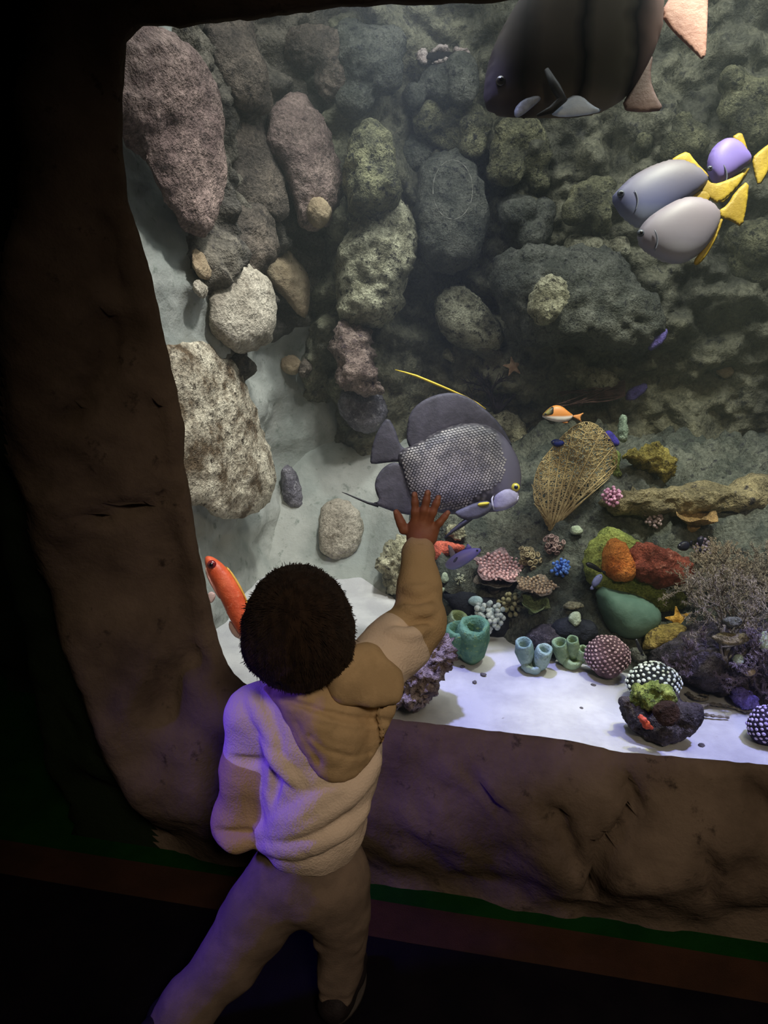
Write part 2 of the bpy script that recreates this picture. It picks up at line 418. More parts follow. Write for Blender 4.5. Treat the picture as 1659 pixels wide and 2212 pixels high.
CRACKS = [(wpath([(1275, 1930), (1290, 1860), (1298, 1815), (1340, 1790), (1372, 1755), (1365, 1715)]), 0.012, 0.030),
          (wpath([(1010, 1680), (1050, 1715), (1100, 1750)]), 0.007, 0.014), (wpath([(1205, 1755), (1225, 1800), (1245, 1850)]), 0.018, 0.018),
          (wpath([(312, 885), (325, 950), (332, 1010), (345, 1030)]), 0.008, 0.018), (wpath([(200, 1120), (260, 1105), (310, 1100), (370, 1065), (392, 1040)]), 0.009, 0.022),
          (wpath([(215, 690), (225, 780), (190, 860), (170, 900)]), 0.012, 0.020), (wpath([(355, 1530), (370, 1460), (400, 1440)]), 0.03, 0.03),
          (wpath([(1600, 1650), (1640, 1740), (1700, 1820)]), 0.02, 0.02), (wpath([(1515, 1820), (1540, 1870), (1525, 1920)]), 0.01, 0.012),
          (wpath([(205, 480), (210, 560), (230, 620)]), 0.012, 0.014)]
PILL = wpath([(60, -400), (40, 200), (20, 700), (40, 1000), (75, 1180), (140, 1400), (235, 1600), (300, 1720), (330, 1900), (340, 2100)], -0.05)
def pillar_edge(z):
    zs = [p[1] for p in PILL][::-1]; xs = [p[0] for p in PILL][::-1]; return float(np.interp(z, zs, xs))
OUT = resample([(-1.5, -0.01), (2.6, -0.01), (2.6, 2.82), (-1.5, 2.82)], 0.05)
gx, gz = np.meshgrid(np.arange(-1.49, 2.59, 0.017), np.arange(0.0, 2.81, 0.017)); G = np.stack([gx.ravel(), gz.ravel()], 1)
G = G[~inside(HOLE, G[:, 0], G[:, 1])]
keep = np.ones(len(G), bool); hd = np.full(len(G), 9.0)
for i in range(0, len(G), 4000): hd[i:i+4000] = np.min(np.linalg.norm(G[i:i+4000, None]-HOLE[None], axis=2), axis=1)
near = hd > 0.008; sparse = (hd < 0.55) | (((np.round(gx.ravel()/0.017)+np.round(gz.ravel()/0.017)) % 3 == 0)[~inside(HOLE, gx.ravel(), gz.ravel())])
G = G[near & sparse]
nh, no = len(HOLE), len(OUT); A = np.vstack([HOLE, OUT, G])
r = delaunay_2d_cdt([Vector(a) for a in A], [(i, (i+1) % nh) for i in range(nh)]+[(nh+i, nh+(i+1) % no) for i in range(no)], [], 0, 1e-6)
FV = np.array([tuple(v) for v in r[0]]); FT = []
cen = np.array([FV[list(t)].mean(0) for t in r[2]]); ok = ~inside(HOLE, cen[:, 0], cen[:, 1])
FT = [t for t, k in zip(r[2], ok) if k]
FD = np.zeros(len(FV))
for i in range(0, len(FV), 4000): FD[i:i+4000] = np.min(np.linalg.norm(FV[i:i+4000, None]-HOLE[None], axis=2), axis=1)
def facade_y(p, d):
    x, z = p; y = -0.004 - 0.075*(1-math.exp(-d/0.075)) - 0.03*sstep(0.0, 0.5, d)
    k = sstep(0.0, 0.05, d)
    y -= k*(0.045*fbm((x, 0, z), 2.6, 3, 3.1) + 0.012*fbm((x, 0, z), 11, 4, 1.0))
    for Q, wd, dp in CRACKS:
        q = dist_path(p, Q)
        if q < wd*2.5: y += 1.7*dp*k*math.exp(-(q/wd)**2)
    y += 0.10*sstep(0.22, 0.0, z)                        # undercut at the foot
    e = pillar_edge(z)
    if z < 2.45: y = min(y+0.085*sstep(e+0.05, e-0.06, x), 0.0) if x > -0.97 else y+0.085*sstep(e+0.05, e-0.06, x)   # shallow step left of the pillar
    y += 0.42*sstep(-0.98, -1.16, x)                      # recess further left
    return y
FV3 = np.array([(p[0], facade_y(p, d), p[1]) for p, d in zip(FV, FD)])
FF = []
for t in FT:
    a, b, c = FV[t[0]], FV[t[1]], FV[t[2]]; FF.append(tuple(t) if (b[0]-a[0])*(c[1]-a[1])-(b[1]-a[1])*(c[0]-a[0]) > 0 else tuple(t[::-1]))
# reveal of the opening, back to the pane
tree = {tuple(np.round(FV[i], 5)): i for i in range(len(FV))}
hi_ = [min(range(len(FV)), key=lambda k: abs(FV[k][0]-p[0])+abs(FV[k][1]-p[1])) if tuple(np.round(p, 5)) not in tree else tree[tuple(np.round(p, 5))] for p in HOLE]
n0 = len(FV3); FV3 = np.vstack([FV3, np.array([(p[0], 0.0125, p[1]) for p in HOLE])])
FF += [(hi_[i], hi_[(i+1) % nh], n0+(i+1) % nh, n0+i) for i in range(nh)]
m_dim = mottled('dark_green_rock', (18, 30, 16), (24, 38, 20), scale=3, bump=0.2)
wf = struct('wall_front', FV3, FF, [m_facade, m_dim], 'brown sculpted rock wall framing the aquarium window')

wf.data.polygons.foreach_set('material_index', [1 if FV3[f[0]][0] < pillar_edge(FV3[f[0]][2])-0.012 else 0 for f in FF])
# clear acrylic pane
m, nt, b = nodes_of('acrylic_pane'); N, L = nt.nodes, nt.links
tr = N.new('ShaderNodeBsdfTransparent'); tr.inputs['Color'].default_value = (0.96, 0.98, 0.97, 1)
gl = N.new('ShaderNodeBsdfGlossy'); gl.inputs['Roughness'].default_value = 0.03; gl.inputs['Color'].default_value = (1, 1, 1, 1)
fr = N.new('ShaderNodeFresnel'); fr.inputs['IOR'].default_value = 1.25; mx = N.new('ShaderNodeMixShader')
L.new(fr.outputs[0], mx.inputs[0]); L.new(tr.outputs[0], mx.inputs[1]); L.new(gl.outputs[0], mx.inputs[2]); L.new(mx.outputs[0], N['Material Output'].inputs['Surface'])
MATS['pane'] = m
V, Fc = box((-0.9, 0.012, 0.32), (2.3, 0.030, 1.72)); struct('window_1', V, Fc, MATS['pane'], 'large clear acrylic viewing pane of the aquarium', False)

# tank shell
ZS = 0.345
m_tleft = mottled('tank_wall_grey', (134, 138, 132), (158, 159, 152), (114, 120, 112), scale=4.0, bump=0.25, fine=30, c3amt=0.2)
m_tback = mottled('tank_wall_algae', (80, 78, 62), (120, 116, 88), (54, 52, 48), scale=5.5, bump=0.7, fine=26, c3amt=0.3)
m_sand = mottled('white_sand', (164, 163, 164), (184, 183, 182), (128, 126, 124), scale=6, bump=0.25, fine=120, c3amt=-0.25, rough=0.95)
m_reef = mottled('reef_base_rock', (62, 68, 60), (98, 100, 86), (44, 44, 48), scale=7, bump=0.7, fine=38, c3amt=0.3)
def left_wall(u, v):
    y = 0.03+u*1.35; z = 0.25+v*2.2
    x = -0.82+0.06*fbm((0, y, z), 2.2, 3, 5.0)*sstep(0, 0.2, y)+0.012*fbm((0, y, z), 9, 4)+0.26*sstep(0.95, 1.35, y)+0.10*sstep(0.9, 0.3, z)*sstep(0.1, 0.5, y)
    return (x, y, z)
def left_rough(y, z): return sstep(0.42, 0.62, y+0.10*fbm((0, y, z), 5, 2))*sstep(0.92, 1.12, z+0.15*fbm((1, y, z), 4, 2))
def left_wall2(u, v):
    x, y, z = left_wall(u, v); k = left_rough(y, z)
    return (x+k*(0.03+0.10*abs(fbm((3, y, z), 5.5, 3, 6.0))+0.03*fbm((0, y, z), 16, 4, 2.0)), y, z)
LV, LF = grid_sheet(150, 220, left_wall2); LF = [f[::-1] for f in LF]
m_tcrust = mottled('tank_wall_crust', (72, 66, 58), (112, 102, 86), (52, 46, 44), scale=7, bump=0.8, fine=34, c3amt=0.3)
wl = struct('wall_tank_left', LV, LF, [m_tleft, m_tcrust], 'smooth grey moulded side wall inside the tank')
wl.data.polygons.foreach_set('material_index', [1 if left_rough(*LV[list(f)].mean(0)[1:]) > 0.5 else 0 for f in LF])
def back_wall(u, v):
    x = -0.8+u*3.1; z = 0.25+v*2.2
    lump = 0.11*fbm((x, 0, z), 2.6, 3, 2.0)+0.11*abs(fbm((x, 0, z), 5.5, 3, 8.0))+0.035*fbm((x, 0, z), 14, 4, 1.0)+0.02*abs(fbm((x, 0, z), 30, 2, 4.0))
    y = 1.28-lump-0.16*math.exp(-((x+0.55)/0.16)**2)
    return (x, y, z)
BV, BF = grid_sheet(340, 240, back_wall)
struct('wall_tank_back', BV, BF, m_tback, 'dark algae covered rock wall at the back of the tank')
def front_of_reef(x):
    return float(np.interp(x, [-0.8, -0.45, -0.33, -0.2, -0.05, 0.1, 0.3, 0.5, 0.7, 1.2, 2.3], [0.75, 0.72, 0.60, 0.42, 0.45, 0.36, 0.34, 0.30, 0.24, 0.22, 0.2]))
def reef(u, v):
    x = -0.8+u*3.1; f = front_of_reef(x); y = f-0.05+v*(1.35-f+0.05); t = (y-f)/0.42
    h = 0.33*sstep(-0.1, 1.0, t)+0.08*max(0, y-f-0.3)
    k = sstep(0, 0.25, t)*(0.15+0.85*sstep(-0.42, -0.24, x))
    z = ZS-0.03+h+k*(0.05*fbm((x, y, 0), 4, 3, 4.0)+0.06*abs(fbm((x, y, 0), 8, 4, 2.0))+0.022*abs(fbm((x, y, 0), 26, 3, 5.0)))
    return (x, y, z)
RFV, RFF = grid_sheet(340, 130, reef)
rs = struct('reef_slope', RFV, RFF, [m_reef, m_tleft], 'grey green slope of reef rock rising behind the sand')
rs.data.polygons.foreach_set('material_index', [1 if RFV[list(f)].mean(0)[0]+0.06*fbm(RFV[f[0]], 9, 3) < -0.33 else 0 for f in RFF])
SV, SF = grid_sheet(220, 90, lambda u, v: (-0.86+u*3.1, 0.028+v*1.32, ZS+0.008*fbm((-0.86+u*3.1, v*1.3, 0), 4, 3)+0.03*sstep(0.25, 0.0, v*1.32)*0.4))
struct('floor_sand', SV, SF, m_sand, 'white sand bed on the bottom of the tank')
V, Fc = box((2.25, 0.03, 0.25), (2.3, 1.4, 2.45)); struct('wall_tank_right', V, Fc, m_tleft, 'far right inner wall of the tank', False)
V, Fc = box((-0.95, 0.03, 2.45), (2.3, 1.45, 2.5)); struct('ceiling_tank', V, Fc, m_ceil, 'unseen dark cover added above the tank to shut out stray light', False)  # unseen lid added so no outside light leaks into the tank

# slightly turbid water filling the tank
m, nt, b = nodes_of('tank_water'); N, L = nt.nodes, nt.links; N.remove(b)
sc_ = N.new('ShaderNodeVolumeScatter'); sc_.inputs['Color'].default_value = (0.86, 0.95, 0.93, 1); sc_.inputs['Density'].default_value = 0.045; sc_.inputs['Anisotropy'].default_value = 0.3
L.new(sc_.outputs[0], N['Material Output'].inputs['Volume'])
V, Fc = box((-0.88, 0.032, 0.26), (2.24, 1.40, 2.44)); wa = obj('water', V, Fc, m, None, (0, 0, 0), False); tag(wa, 'slightly cloudy greenish sea water filling the tank', None, kind='structure')

BVHS = [BVHTree.FromPolygons([tuple(v) for v in a], b) for a, b in ((LV, LF), (BV, BF), (RFV, RFF), (SV, SF))]
def hit(x, y):
    r = ray(x, y); d = Vector(r).normalized(); best = None
    for t in BVHS:
        h = t.ray_cast(Vector(CAM), d)
        if h[0] is not None and (best is None or h[3] < best[0]):
            n = np.array(h[1]); n = n if np.dot(n, r) < 0 else -n; best = (h[3], np.array(h[0]), n)
    dep = float(np.dot(best[1]-CAM, WV)); return best[1], best[2], dep

# ================================================================== ROCKS
m_pinkrock = mottled('pinkish_boulder', (108, 84, 78), (152, 124, 112), (84, 66, 62), scale=7, bump=0.8, fine=34, c3amt=0.25)
m_brownrock = mottled('brown_boulder', (84, 72, 62), (122, 104, 88), (62, 52, 48), scale=9, bump=0.8, fine=40, c3amt=0.3)
m_palerock = mottled('pale_boulder', (150, 138, 118), (182, 170, 148), (96, 82, 64), scale=8, bump=0.6, fine=42, c3amt=0.15)
m_spotrock = mottled('cream_spotted_boulder', (106, 84, 58), (208, 194, 164), (70, 56, 42), scale=11, bump=0.8, fine=46, c3amt=0.3)
m_tanrock = mottled('tan_pebble_rock', (134, 116, 92), (164, 146, 118), (100, 84, 68), scale=14, bump=0.5, fine=60, c3amt=0.2)
m_cream = mottled('cream_crusty_rock', (130, 124, 92), (196, 190, 150), (62, 56, 44), scale=16, bump=0.9, fine=55, c3amt=0.4)
m_olive = mottled('olive_crusty_rock', (78, 76, 54), (134, 130, 88), (44, 42, 38), scale=13, bump=0.9, fine=48, c3amt=0.45)
m_greyrock = mottled('grey_reef_rock', (74, 76, 66), (108, 108, 94), (46, 46, 48), scale=12, bump=0.8, fine=52, c3amt=0.35)
m_rosecoral = mottled('rose_brown_rock', (112, 88, 80), (166, 138, 124), (70, 50, 62), scale=18, bump=0.9, fine=60, c3amt=0.35)
m_purplegrey = mottled('violet_grey_rock', (88, 82, 94), (132, 126, 136), (190, 186, 190), scale=15, bump=0.7, fine=60, c3amt=0.1)
m_purple = mottled('violet_crust', (92, 78, 150), (128, 116, 196), (70, 60, 110), scale=20, bump=0.6, fine=70, c3amt=0.3)
m_darkrock = mottled('dark_reef_rock', (48, 42, 48), (82, 72, 76), (120, 112, 120), scale=16, bump=0.9, fine=60, c3amt=0.15)
m_goldrock = mottled('golden_ledge_rock', (108, 96, 64), (158, 140, 92), (70, 62, 56), scale=10, bump=0.8, fine=40, c3amt=0.35)
m_teal = mottled('smooth_green_boulder', (72, 98, 86), (96, 122, 108), scale=5, bump=0.12, fine=30, rough=0.7)
m_pinkknob = mottled('rose_grey_rubble', (128, 104, 104), (182, 158, 154), (66, 50, 54), scale=22, bump=0.9, fine=70, c3amt=0.4)

ROCKB = []
def register(V, Fc): ROCKB.append(BVHTree.FromPolygons([tuple(v) for v in V], [tuple(int(i) for i in f) for f in Fc]))
def hit_all(x, y):
    best = hit(x, y); best = (np.linalg.norm(best[0]-CAM), best[0], best[1])
    d = Vector(ray(x, y)).normalized()
    for t in ROCKB:
        h = t.ray_cast(Vector(CAM), d)
        if h[0] is not None and h[3] < best[0]:
            n = np.array(h[1]); best = (h[3], np.array(h[0]), n if np.dot(n, np.array(d)) < 0 else -n)
    return best[1], best[2], float(np.dot(best[1]-CAM, WV))
def on_sand(x, y, up=0.0):
    r = ray(x, y); t = (ZS+0.004+up-CAM[2])/r[2]; return CAM+t*r
def YS(x, y): return float(on_sand(x, y)[1])
def centroid(p): a = np.array(p, float); return a.mean(0)
SEED = [1.0]
def rock(name, label, poly, mat, t=0.08, tb=None, Y=None, lift=0.25, amp=0.010, sc=9.0, ridged=0.0, amp2=0.003, sc2=45, step=8, expo=0.5, cat='rock', parent=None, smooth=1, slope=(0, 0), group=None):
    c = centroid(poly); SEED[0] += 3.7
    d = depth_y(c[0], c[1], Y) if Y is not None else hit_all(c[0], c[1])[2]-t*lift
    V, Fc = inflate(poly, d, t, t if tb is None else tb, step, expo, smooth, slope)
    V = roughen(V, Fc, amp, sc, 4, SEED[0], ridged, amp2, sc2)
    o = obj(name, V, Fc, mat, parent); register(V, Fc)
    if parent is None: tag(o, label, cat, group)
    elif label: o['label'] = label
    o['depth'] = d
    return o

B1 = [(248, 92), (281, 60), (319, 63), (360, 82), (405, 108), (443, 139), (474, 180), (485, 228), (488, 300), (484, 395), (473, 449), (449, 512), (417, 506), (376, 475), (335, 411), (310, 342), (255, 316), (240, 222)]
rock('boulder', 'big pinkish brown boulder in the top left corner of the tank', B1, m_pinkrock, t=0.13, tb=0.10, lift=0.75, amp=0.014, sc=7, ridged=0.012, expo=0.6, slope=(1.1, 0.25))
rock('reef_rock', 'dark brown rock column between the two pinkish boulders at the top', [(435, 35), (540, 25), (560, 110), (588, 150), (592, 205), (560, 245), (500, 240), (468, 180), (440, 120)], m_brownrock, t=0.08, lift=0.6, slope=(0.6, 0), amp=0.012, ridged=0.01)
rock('boulder', 'rose brown rounded boulder with white flecks right of the corner boulder', [(613, 218), (648, 209), (667, 212), (696, 253), (727, 307), (742, 364), (743, 411), (734, 459), (708, 500), (651, 505), (626, 443), (618, 396), (572, 348), (569, 285), (591, 240)], m_pinkrock, t=0.10, lift=0.6, slope=(0.6, 0), amp=0.012, ridged=0.012, expo=0.55)
rock('reef_rock', 'brown rock with a grey hollow below the dark rock column', [(490, 240), (570, 240), (585, 330), (622, 400), (622, 480), (560, 475), (500, 455), (488, 380)], m_brownrock, t=0.05, lift=0.6, slope=(0.6, 0), amp=0.012)
rock('pebble', 'small pale knobby rock stuck on the rose brown boulder', [(663, 440), (690, 424), (712, 440), (716, 462), (700, 490), (680, 496), (664, 470)], m_tanrock, t=0.035, lift=0.6, amp=0.005, sc=25, step=4)
rock('reef_rock', 'tan rough rock mass above the pale boulder', [(462, 470), (530, 425), (580, 428), (603, 500), (612, 545), (560, 600), (530, 615), (480, 610), (446, 560)], m_brownrock, t=0.06, lift=0.6, slope=(0.8, 0), amp=0.012, ridged=0.012)
o = rock('boulder', 'ochre topped oval boulder with a whitish lower end', [(560, 538), (591, 525), (620, 535), (648, 563), (667, 601), (672, 640), (664, 690), (640, 676), (612, 645), (575, 605)], m_tanrock, t=0.055, lift=0.7, slope=(0.8, 0), amp=0.006, step=6)
rock('boulder', 'pale cut faced boulder beside the ochre topped oval one', [(470, 610), (500, 565), (525, 552), (548, 590), (582, 600), (600, 645), (600, 680), (588, 722), (578, 741), (534, 760), (509, 765), (475, 741), (456, 713), (453, 675), (460, 630)], m_palerock, t=0.085, lift=0.6, slope=(0.8, 0), amp=0.007, sc=12, expo=0.45)
rock('shell_stone', 'leaf shaped brown stone left of the pale cut faced boulder', [(417, 533), (440, 545), (460, 590), (452, 607), (428, 600), (412, 570)], m_tanrock, t=0.022, lift=0.8, slope=(1.2, 0), amp=0.002, step=5)
rock('shell_stone', 'small round cream stone under the leaf shaped brown one', [(420, 602), (440, 605), (452, 625), (442, 646), (424, 640), (416, 618)], m_palerock, t=0.02, lift=0.8, slope=(1.2, 0), amp=0.002, step=5)
rock('boulder', 'large cream and brown speckled boulder at the left edge of the window', [(335, 753), (403, 741), (465, 738), (490, 753), (519, 788), (534, 835), (550, 876), (572, 932), (591, 989), (597, 1020), (591, 1079), (566, 1105), (528, 1120), (490, 1123), (459, 1111), (443, 1089), (400, 1089), (380, 1020), (376, 932), (354, 854), (336, 791)], m_spotrock, t=0.11, tb=0.12, lift=1.15, amp=0.010, sc=8, ridged=0.006, expo=0.5, slope=(1.5, 0))
rock('pebble', 'smooth tan pebble on the grey side wall', [(600, 788), (613, 772), (635, 766), (650, 775), (653, 797), (635, 813), (610, 804)], m_tanrock, t=0.03, amp=0.003, sc=20, step=4, lift=0.5)
rock('pebble', 'rough brown pebble touching the smooth tan one', [(650, 773), (669, 776), (676, 795), (666, 816), (650, 820), (644, 800)], m_brownrock, t=0.022, amp=0.006, sc=30, step=4, lift=0.5)
rock('reef_rock', 'small lavender crusted rock right of the big speckled boulder', [(608, 1005), (628, 1000), (648, 1040), (660, 1085), (645, 1112), (618, 1095), (607, 1050)], m_purplegrey, t=0.035, amp=0.008, sc=22, step=5, lift=0.4)
rock('boulder', 'round cream boulder above the child near the fish tail', [(688, 1105), (713, 1080), (738, 1074), (766, 1086), (785, 1114), (785, 1164), (766, 1202), (735, 1214), (704, 1208), (685, 1177)], m_palerock, t=0.06, tb=0.06, amp=0.006, sc=14, step=6, lift=0.3, ridged=0.004)
rock('rock_column', 'dark olive upper part of the rock column at the tank corner', [(746, 326), (765, 280), (804, 267), (830, 280), (853, 319), (866, 374), (872, 433), (837, 460), (781, 475), (745, 460), (740, 374)], m_olive, t=0.11, lift=0.55, amp=0.016, ridged=0.02)
rock('rock_column', 'cream crusted lower part of the rock column at the tank corner', [(736, 488), (765, 449), (807, 433), (869, 430), (895, 462), (908, 527), (902, 579), (876, 625), (869, 667), (840, 705), (760, 722), (726, 690), (727, 600)], m_cream, t=0.12, lift=0.55, amp=0.02, ridged=0.022, amp2=0.005)
rock('coral_rock', 'pink and cream folded coral rock below the column', [(708, 738), (730, 690), (760, 680), (800, 700), (815, 753), (808, 782), (829, 819), (828, 850), (800, 855), (750, 855), (725, 835), (718, 780)], m_rosecoral, t=0.08, lift=0.9, amp=0.02, sc=16, ridged=0.02, step=6)
rock('coral_rock', 'rounded violet grey rock hanging under the folded pink rock', [(735, 840), (760, 832), (800, 835), (832, 858), (838, 900), (818, 932), (775, 938), (745, 915), (731, 880)], m_purplegrey, t=0.06, lift=1.1, amp=0.008, sc=16, step=6)
rock('reef_rock', 'grey rock mass with a smooth oval hollow in the centre of the back wall', [(905, 350), (950, 325), (1010, 325), (1045, 390), (1062, 480), (1050, 545), (1000, 585), (950, 590), (902, 560), (884, 450)], m_greyrock, t=0.10, lift=0.55, amp=0.012, ridged=0.012)
OV = [(978+43*math.cos(a), 410+64*math.sin(a)) for a in np.linspace(0, 2*math.pi, 30)]
V, Fc = join([tube([hit_all(x, y)[0] for k, (x, y) in enumerate(OV)], [0.0013+0.0010*math.sin(k*3.3) for k in range(30)], 6)])
tag(obj('crust_ring', V, Fc, plain('pale_crust', (140, 138, 126), 0.9)), 'thin white crusty oval ring on the grey hollow rock', 'crust')
# knobby rocks of the upper back wall
def knobby(name, label, pts, mat, Y0, h=0.008, k=0.012, amp=0.006, sc=22, cat='rock'):
    Y = min(hit(x, y)[0][1] for x, y, r, dy in pts[:6]); Y = 0.5*Y+0.5*np.mean([hit(x, y)[0][1] for x, y, r, dy in pts[:8]])
    P = [at_y(x, y, Y+dy) for x, y, r, dy in pts]; Rr = [r/F*depth_y(pts[0][0], pts[0][1], Y) for _, _, r, _ in pts]
    lo = np.min([p-q for p, q in zip(P, Rr)], axis=0)-0.03; hi = np.max([p+q for p, q in zip(P, Rr)], axis=0)+0.03
    B = Blob(lo, hi, h)
    for p, q in zip(P, Rr): B.ell(p, (q, q*0.9, q), k=k)
    V, Fc = B.mesh(); SEED[0] += 2.3; V = roughen(V, Fc, amp, sc, 3, SEED[0], amp*0.8); register(V, Fc)
    return tag(obj(name, V, Fc, mat), label, cat)
rn = random.Random(3)
def cluster(cx, cy, rx, ry, n, r0, r1):
    return [(cx+rx*rn.uniform(-1, 1), cy+ry*rn.uniform(-1, 1), rn.uniform(r0, r1), rn.uniform(-0.04, 0.03)) for _ in range(n)]
knobby('knobby_rock', 'knobbly dark olive rock above the oval hollow', cluster(960, 275, 85, 38, 15, 16, 34), m_olive, 1.12)
knobby('knobby_rock', 'crusted olive rock below the belly of the large dark fish', cluster(1120, 335, 52, 55, 12, 22, 40), m_olive, 1.10)
knobby('knobby_rock', 'round lumpy rock left of the silver fish', cluster(1282, 448, 45, 40, 10, 20, 36), m_olive, 1.05)
knobby('knobby_rock', 'yellowish crusted ledge below the silver fish', cluster(1290, 545, 72, 26, 12, 14, 30), m_cream, 1.02)
knobby('knobby_rock', 'rough rock ledge at the right edge beneath the yellow tails', cluster(1650, 540, 60, 60, 12, 24, 44), m_olive, 1.05)
knobby('knobby_rock', 'dark lumpy rock in the upper right corner', cluster(1625, 225, 50, 75, 12, 24, 44), m_olive, 1.14)
knobby('knobby_rock', 'mottled rock beneath the pinkish tail of the dark fish', cluster(1440, 300, 60, 40, 10, 20, 40), m_olive, 1.12)
knobby('knobby_rock', 'brown crusty rock between column and oval hollow', cluster(905, 330, 26, 60, 9, 18, 32), m_greyrock, 1.14)
knobby('knobby_rock', 'lumpy grey green rock right of the oval hollow', cluster(1130, 470, 55, 45, 12, 20, 38), m_greyrock, 1.10)
knobby('knobby_rock', 'olive wall rock high above the oval hollow', cluster(945, 185, 62, 34, 10, 22, 40), m_greyrock, 1.16)
knobby('knobby_rock', 'brown wall rock at the top right of the corner column', cluster(800, 150, 55, 80, 12, 26, 50), m_greyrock, 1.14, amp=0.01)
knobby('knobby_rock', 'dark crusted rock between the two pinkish boulders and the column', cluster(690, 130, 55, 60, 10, 26, 46), m_brownrock, 0.95, amp=0.01)
# crevice: shade painted as a near-black piece, light as a pale rim
dc = hit_all(955, 120)[2]; t = tag(empty('crevice', at_d(955, 140, dc)), 'jagged crevice on the upper back wall with painted shade and lit rim', 'crevice')
V, Fc = inflate([(912, 122), (925, 112), (950, 110), (985, 112), (1008, 118), (1000, 128), (965, 128), (930, 132)], dc-0.012, 0.004, 0.01, 3); obj('hollow_shade', roughen(V, Fc, 0.003, 60), Fc, plain('crevice_shade', (22, 18, 18), 0.95), t)
for k, pp in enumerate([[(898, 112), (912, 104), (926, 110), (920, 124), (926, 138), (910, 140), (902, 126)], [(926, 112), (940, 104), (956, 100), (975, 106), (972, 113), (950, 112), (935, 117)], [(972, 106), (990, 102), (1012, 108), (1018, 120), (1008, 130), (1002, 118), (985, 114)], [(926, 138), (950, 130), (985, 128), (1002, 130), (980, 136), (950, 138)]]):
    V, Fc = inflate(pp, dc-0.014, 0.012, 0.012, 2.6); obj('rim', roughen(V, Fc, 0.006, 60, 3, k*4.0), Fc, mottled('rim_light_rose', (168, 146, 136), (206, 186, 176), (90, 74, 70), scale=40, bump=0.6), t)
rock('reef_rock', 'wide knobbly reef outcrop with a violet right edge', [(1060, 560), (1120, 535), (1220, 535), (1300, 540), (1350, 565), (1372, 620), (1425, 660), (1440, 710), (1420, 745), (1390, 770), (1330, 760), (1250, 748), (1180, 762), (1110, 725), (1060, 660)], m_greyrock, t=0.13, lift=0.55, amp=0.02, ridged=0.02, amp2=0.006)
rock('violet_sponge', 'violet sponge crust on the right tip of the reef outcrop', [(1398, 742), (1418, 722), (1440, 706), (1444, 722), (1424, 748), (1402, 760)], m_purple, t=0.015, lift=0.55, amp=0.003, sc=30, step=4, cat='sponge')
rock('violet_sponge', 'violet sponge patch under the reef outcrop beside the dark hollow', [(1350, 850), (1372, 832), (1398, 826), (1400, 842), (1372, 866), (1352, 868)], m_purple, t=0.015, lift=0.55, amp=0.003, sc=30, step=4, cat='sponge')
rock('violet_sponge', 'deep blue violet sponge patch at the upper right of the sea fan', [(1302, 935), (1318, 928), (1336, 950), (1340, 966), (1325, 964), (1306, 950)], mottled('deep_violet', (50, 44, 120), (72, 62, 160), scale=20, bump=0.4), t=0.015, lift=0.55, amp=0.003, sc=30, step=4, cat='sponge')
rock('reef_rock', 'pale topped rounded rock in the middle of the back wall', [(930, 655), (950, 622), (990, 611), (1025, 625), (1048, 660), (1085, 700), (1092, 750), (1040, 765), (980, 745), (940, 705)], m_cream, t=0.08, lift=0.55, amp=0.012, ridged=0.010)
rock('reef_rock', 'upright pale knob on the wide reef outcrop', [(1140, 640), (1160, 602), (1195, 594), (1225, 620), (1222, 680), (1180, 712), (1148, 698)], m_cream, t=0.05, lift=0.55, amp=0.012, sc=18, ridged=0.01, step=6)
rock('reef_rock', 'crusted rock wedge behind the head of the angelfish', [(1042, 892), (1075, 876), (1110, 885), (1140, 930), (1168, 965), (1152, 990), (1110, 980), (1066, 945)], m_cream, t=0.05, lift=0.55, amp=0.012, sc=18, ridged=0.012, step=6)
rock('reef_rock', 'cream crusted rock shelf above the dark sea whips', [(1212, 800), (1235, 781), (1270, 783), (1300, 798), (1337, 805), (1348, 835), (1310, 852), (1260, 847), (1222, 832)], m_cream, t=0.05, lift=0.55, amp=0.012, sc=18, ridged=0.012, step=6)
rock('pebble', 'lone oval tan pebble on the dark wall at far right', [(1546, 800), (1553, 788), (1568, 785), (1583, 795), (1586, 808), (1572, 818), (1555, 814)], m_tanrock, t=0.02, amp=0.002, step=4, lift=0.8)
rock('pebble', 'small yellowish stone in the middle above the angelfish', [(952, 770), (962, 752), (974, 755), (986, 778), (980, 786), (966, 778)], m_cream, t=0.02, lift=0.55, amp=0.003, sc=30, step=4)
rock('reef_ledge', 'long golden brown rock ledge on the right', [(1290, 1078), (1340, 1048), (1430, 1040), (1500, 1042), (1560, 1032), (1640, 1026), (1760, 1020), (1780, 1110), (1600, 1108), (1500, 1118), (1400, 1113), (1320, 1112)], m_goldrock, t=0.07, lift=0.5, amp=0.02, sc=12, ridged=0.02)
rock('reef_rock', 'grey boulder at the right edge above the golden ledge', [(1640, 1010), (1665, 985), (1720, 985), (1740, 1040), (1680, 1045), (1645, 1035)], m_greyrock, t=0.04, Y=0.9, amp=0.008)
rock('yellow_coral', 'yellow leathery coral clump right of the sea fan', [(1340, 990), (1348, 975), (1366, 962), (1385, 972), (1400, 958), (1425, 955), (1440, 975), (1460, 1000), (1462, 1028), (1440, 1042), (1410, 1030), (1385, 1012), (1362, 1000)], mottled('yellow_leather_coral', (150, 134, 62), (196, 178, 92), (84, 72, 40), scale=24, bump=0.9, fine=60, c3amt=0.4), t=0.05, Y=0.80, amp=0.014, sc=28, ridged=0.014, step=4, cat='coral')
rock('green_sponge', 'pale green upright sponge beside the violet patch', [(1338, 905), (1346, 892), (1355, 905), (1356, 935), (1348, 958), (1338, 950), (1334, 928)], mottled('pale_green_sponge', (120, 142, 118), (158, 178, 150), (90, 108, 88), scale=24, bump=0.6), t=0.02, Y=0.84, amp=0.005, sc=30, step=4, cat='sponge')
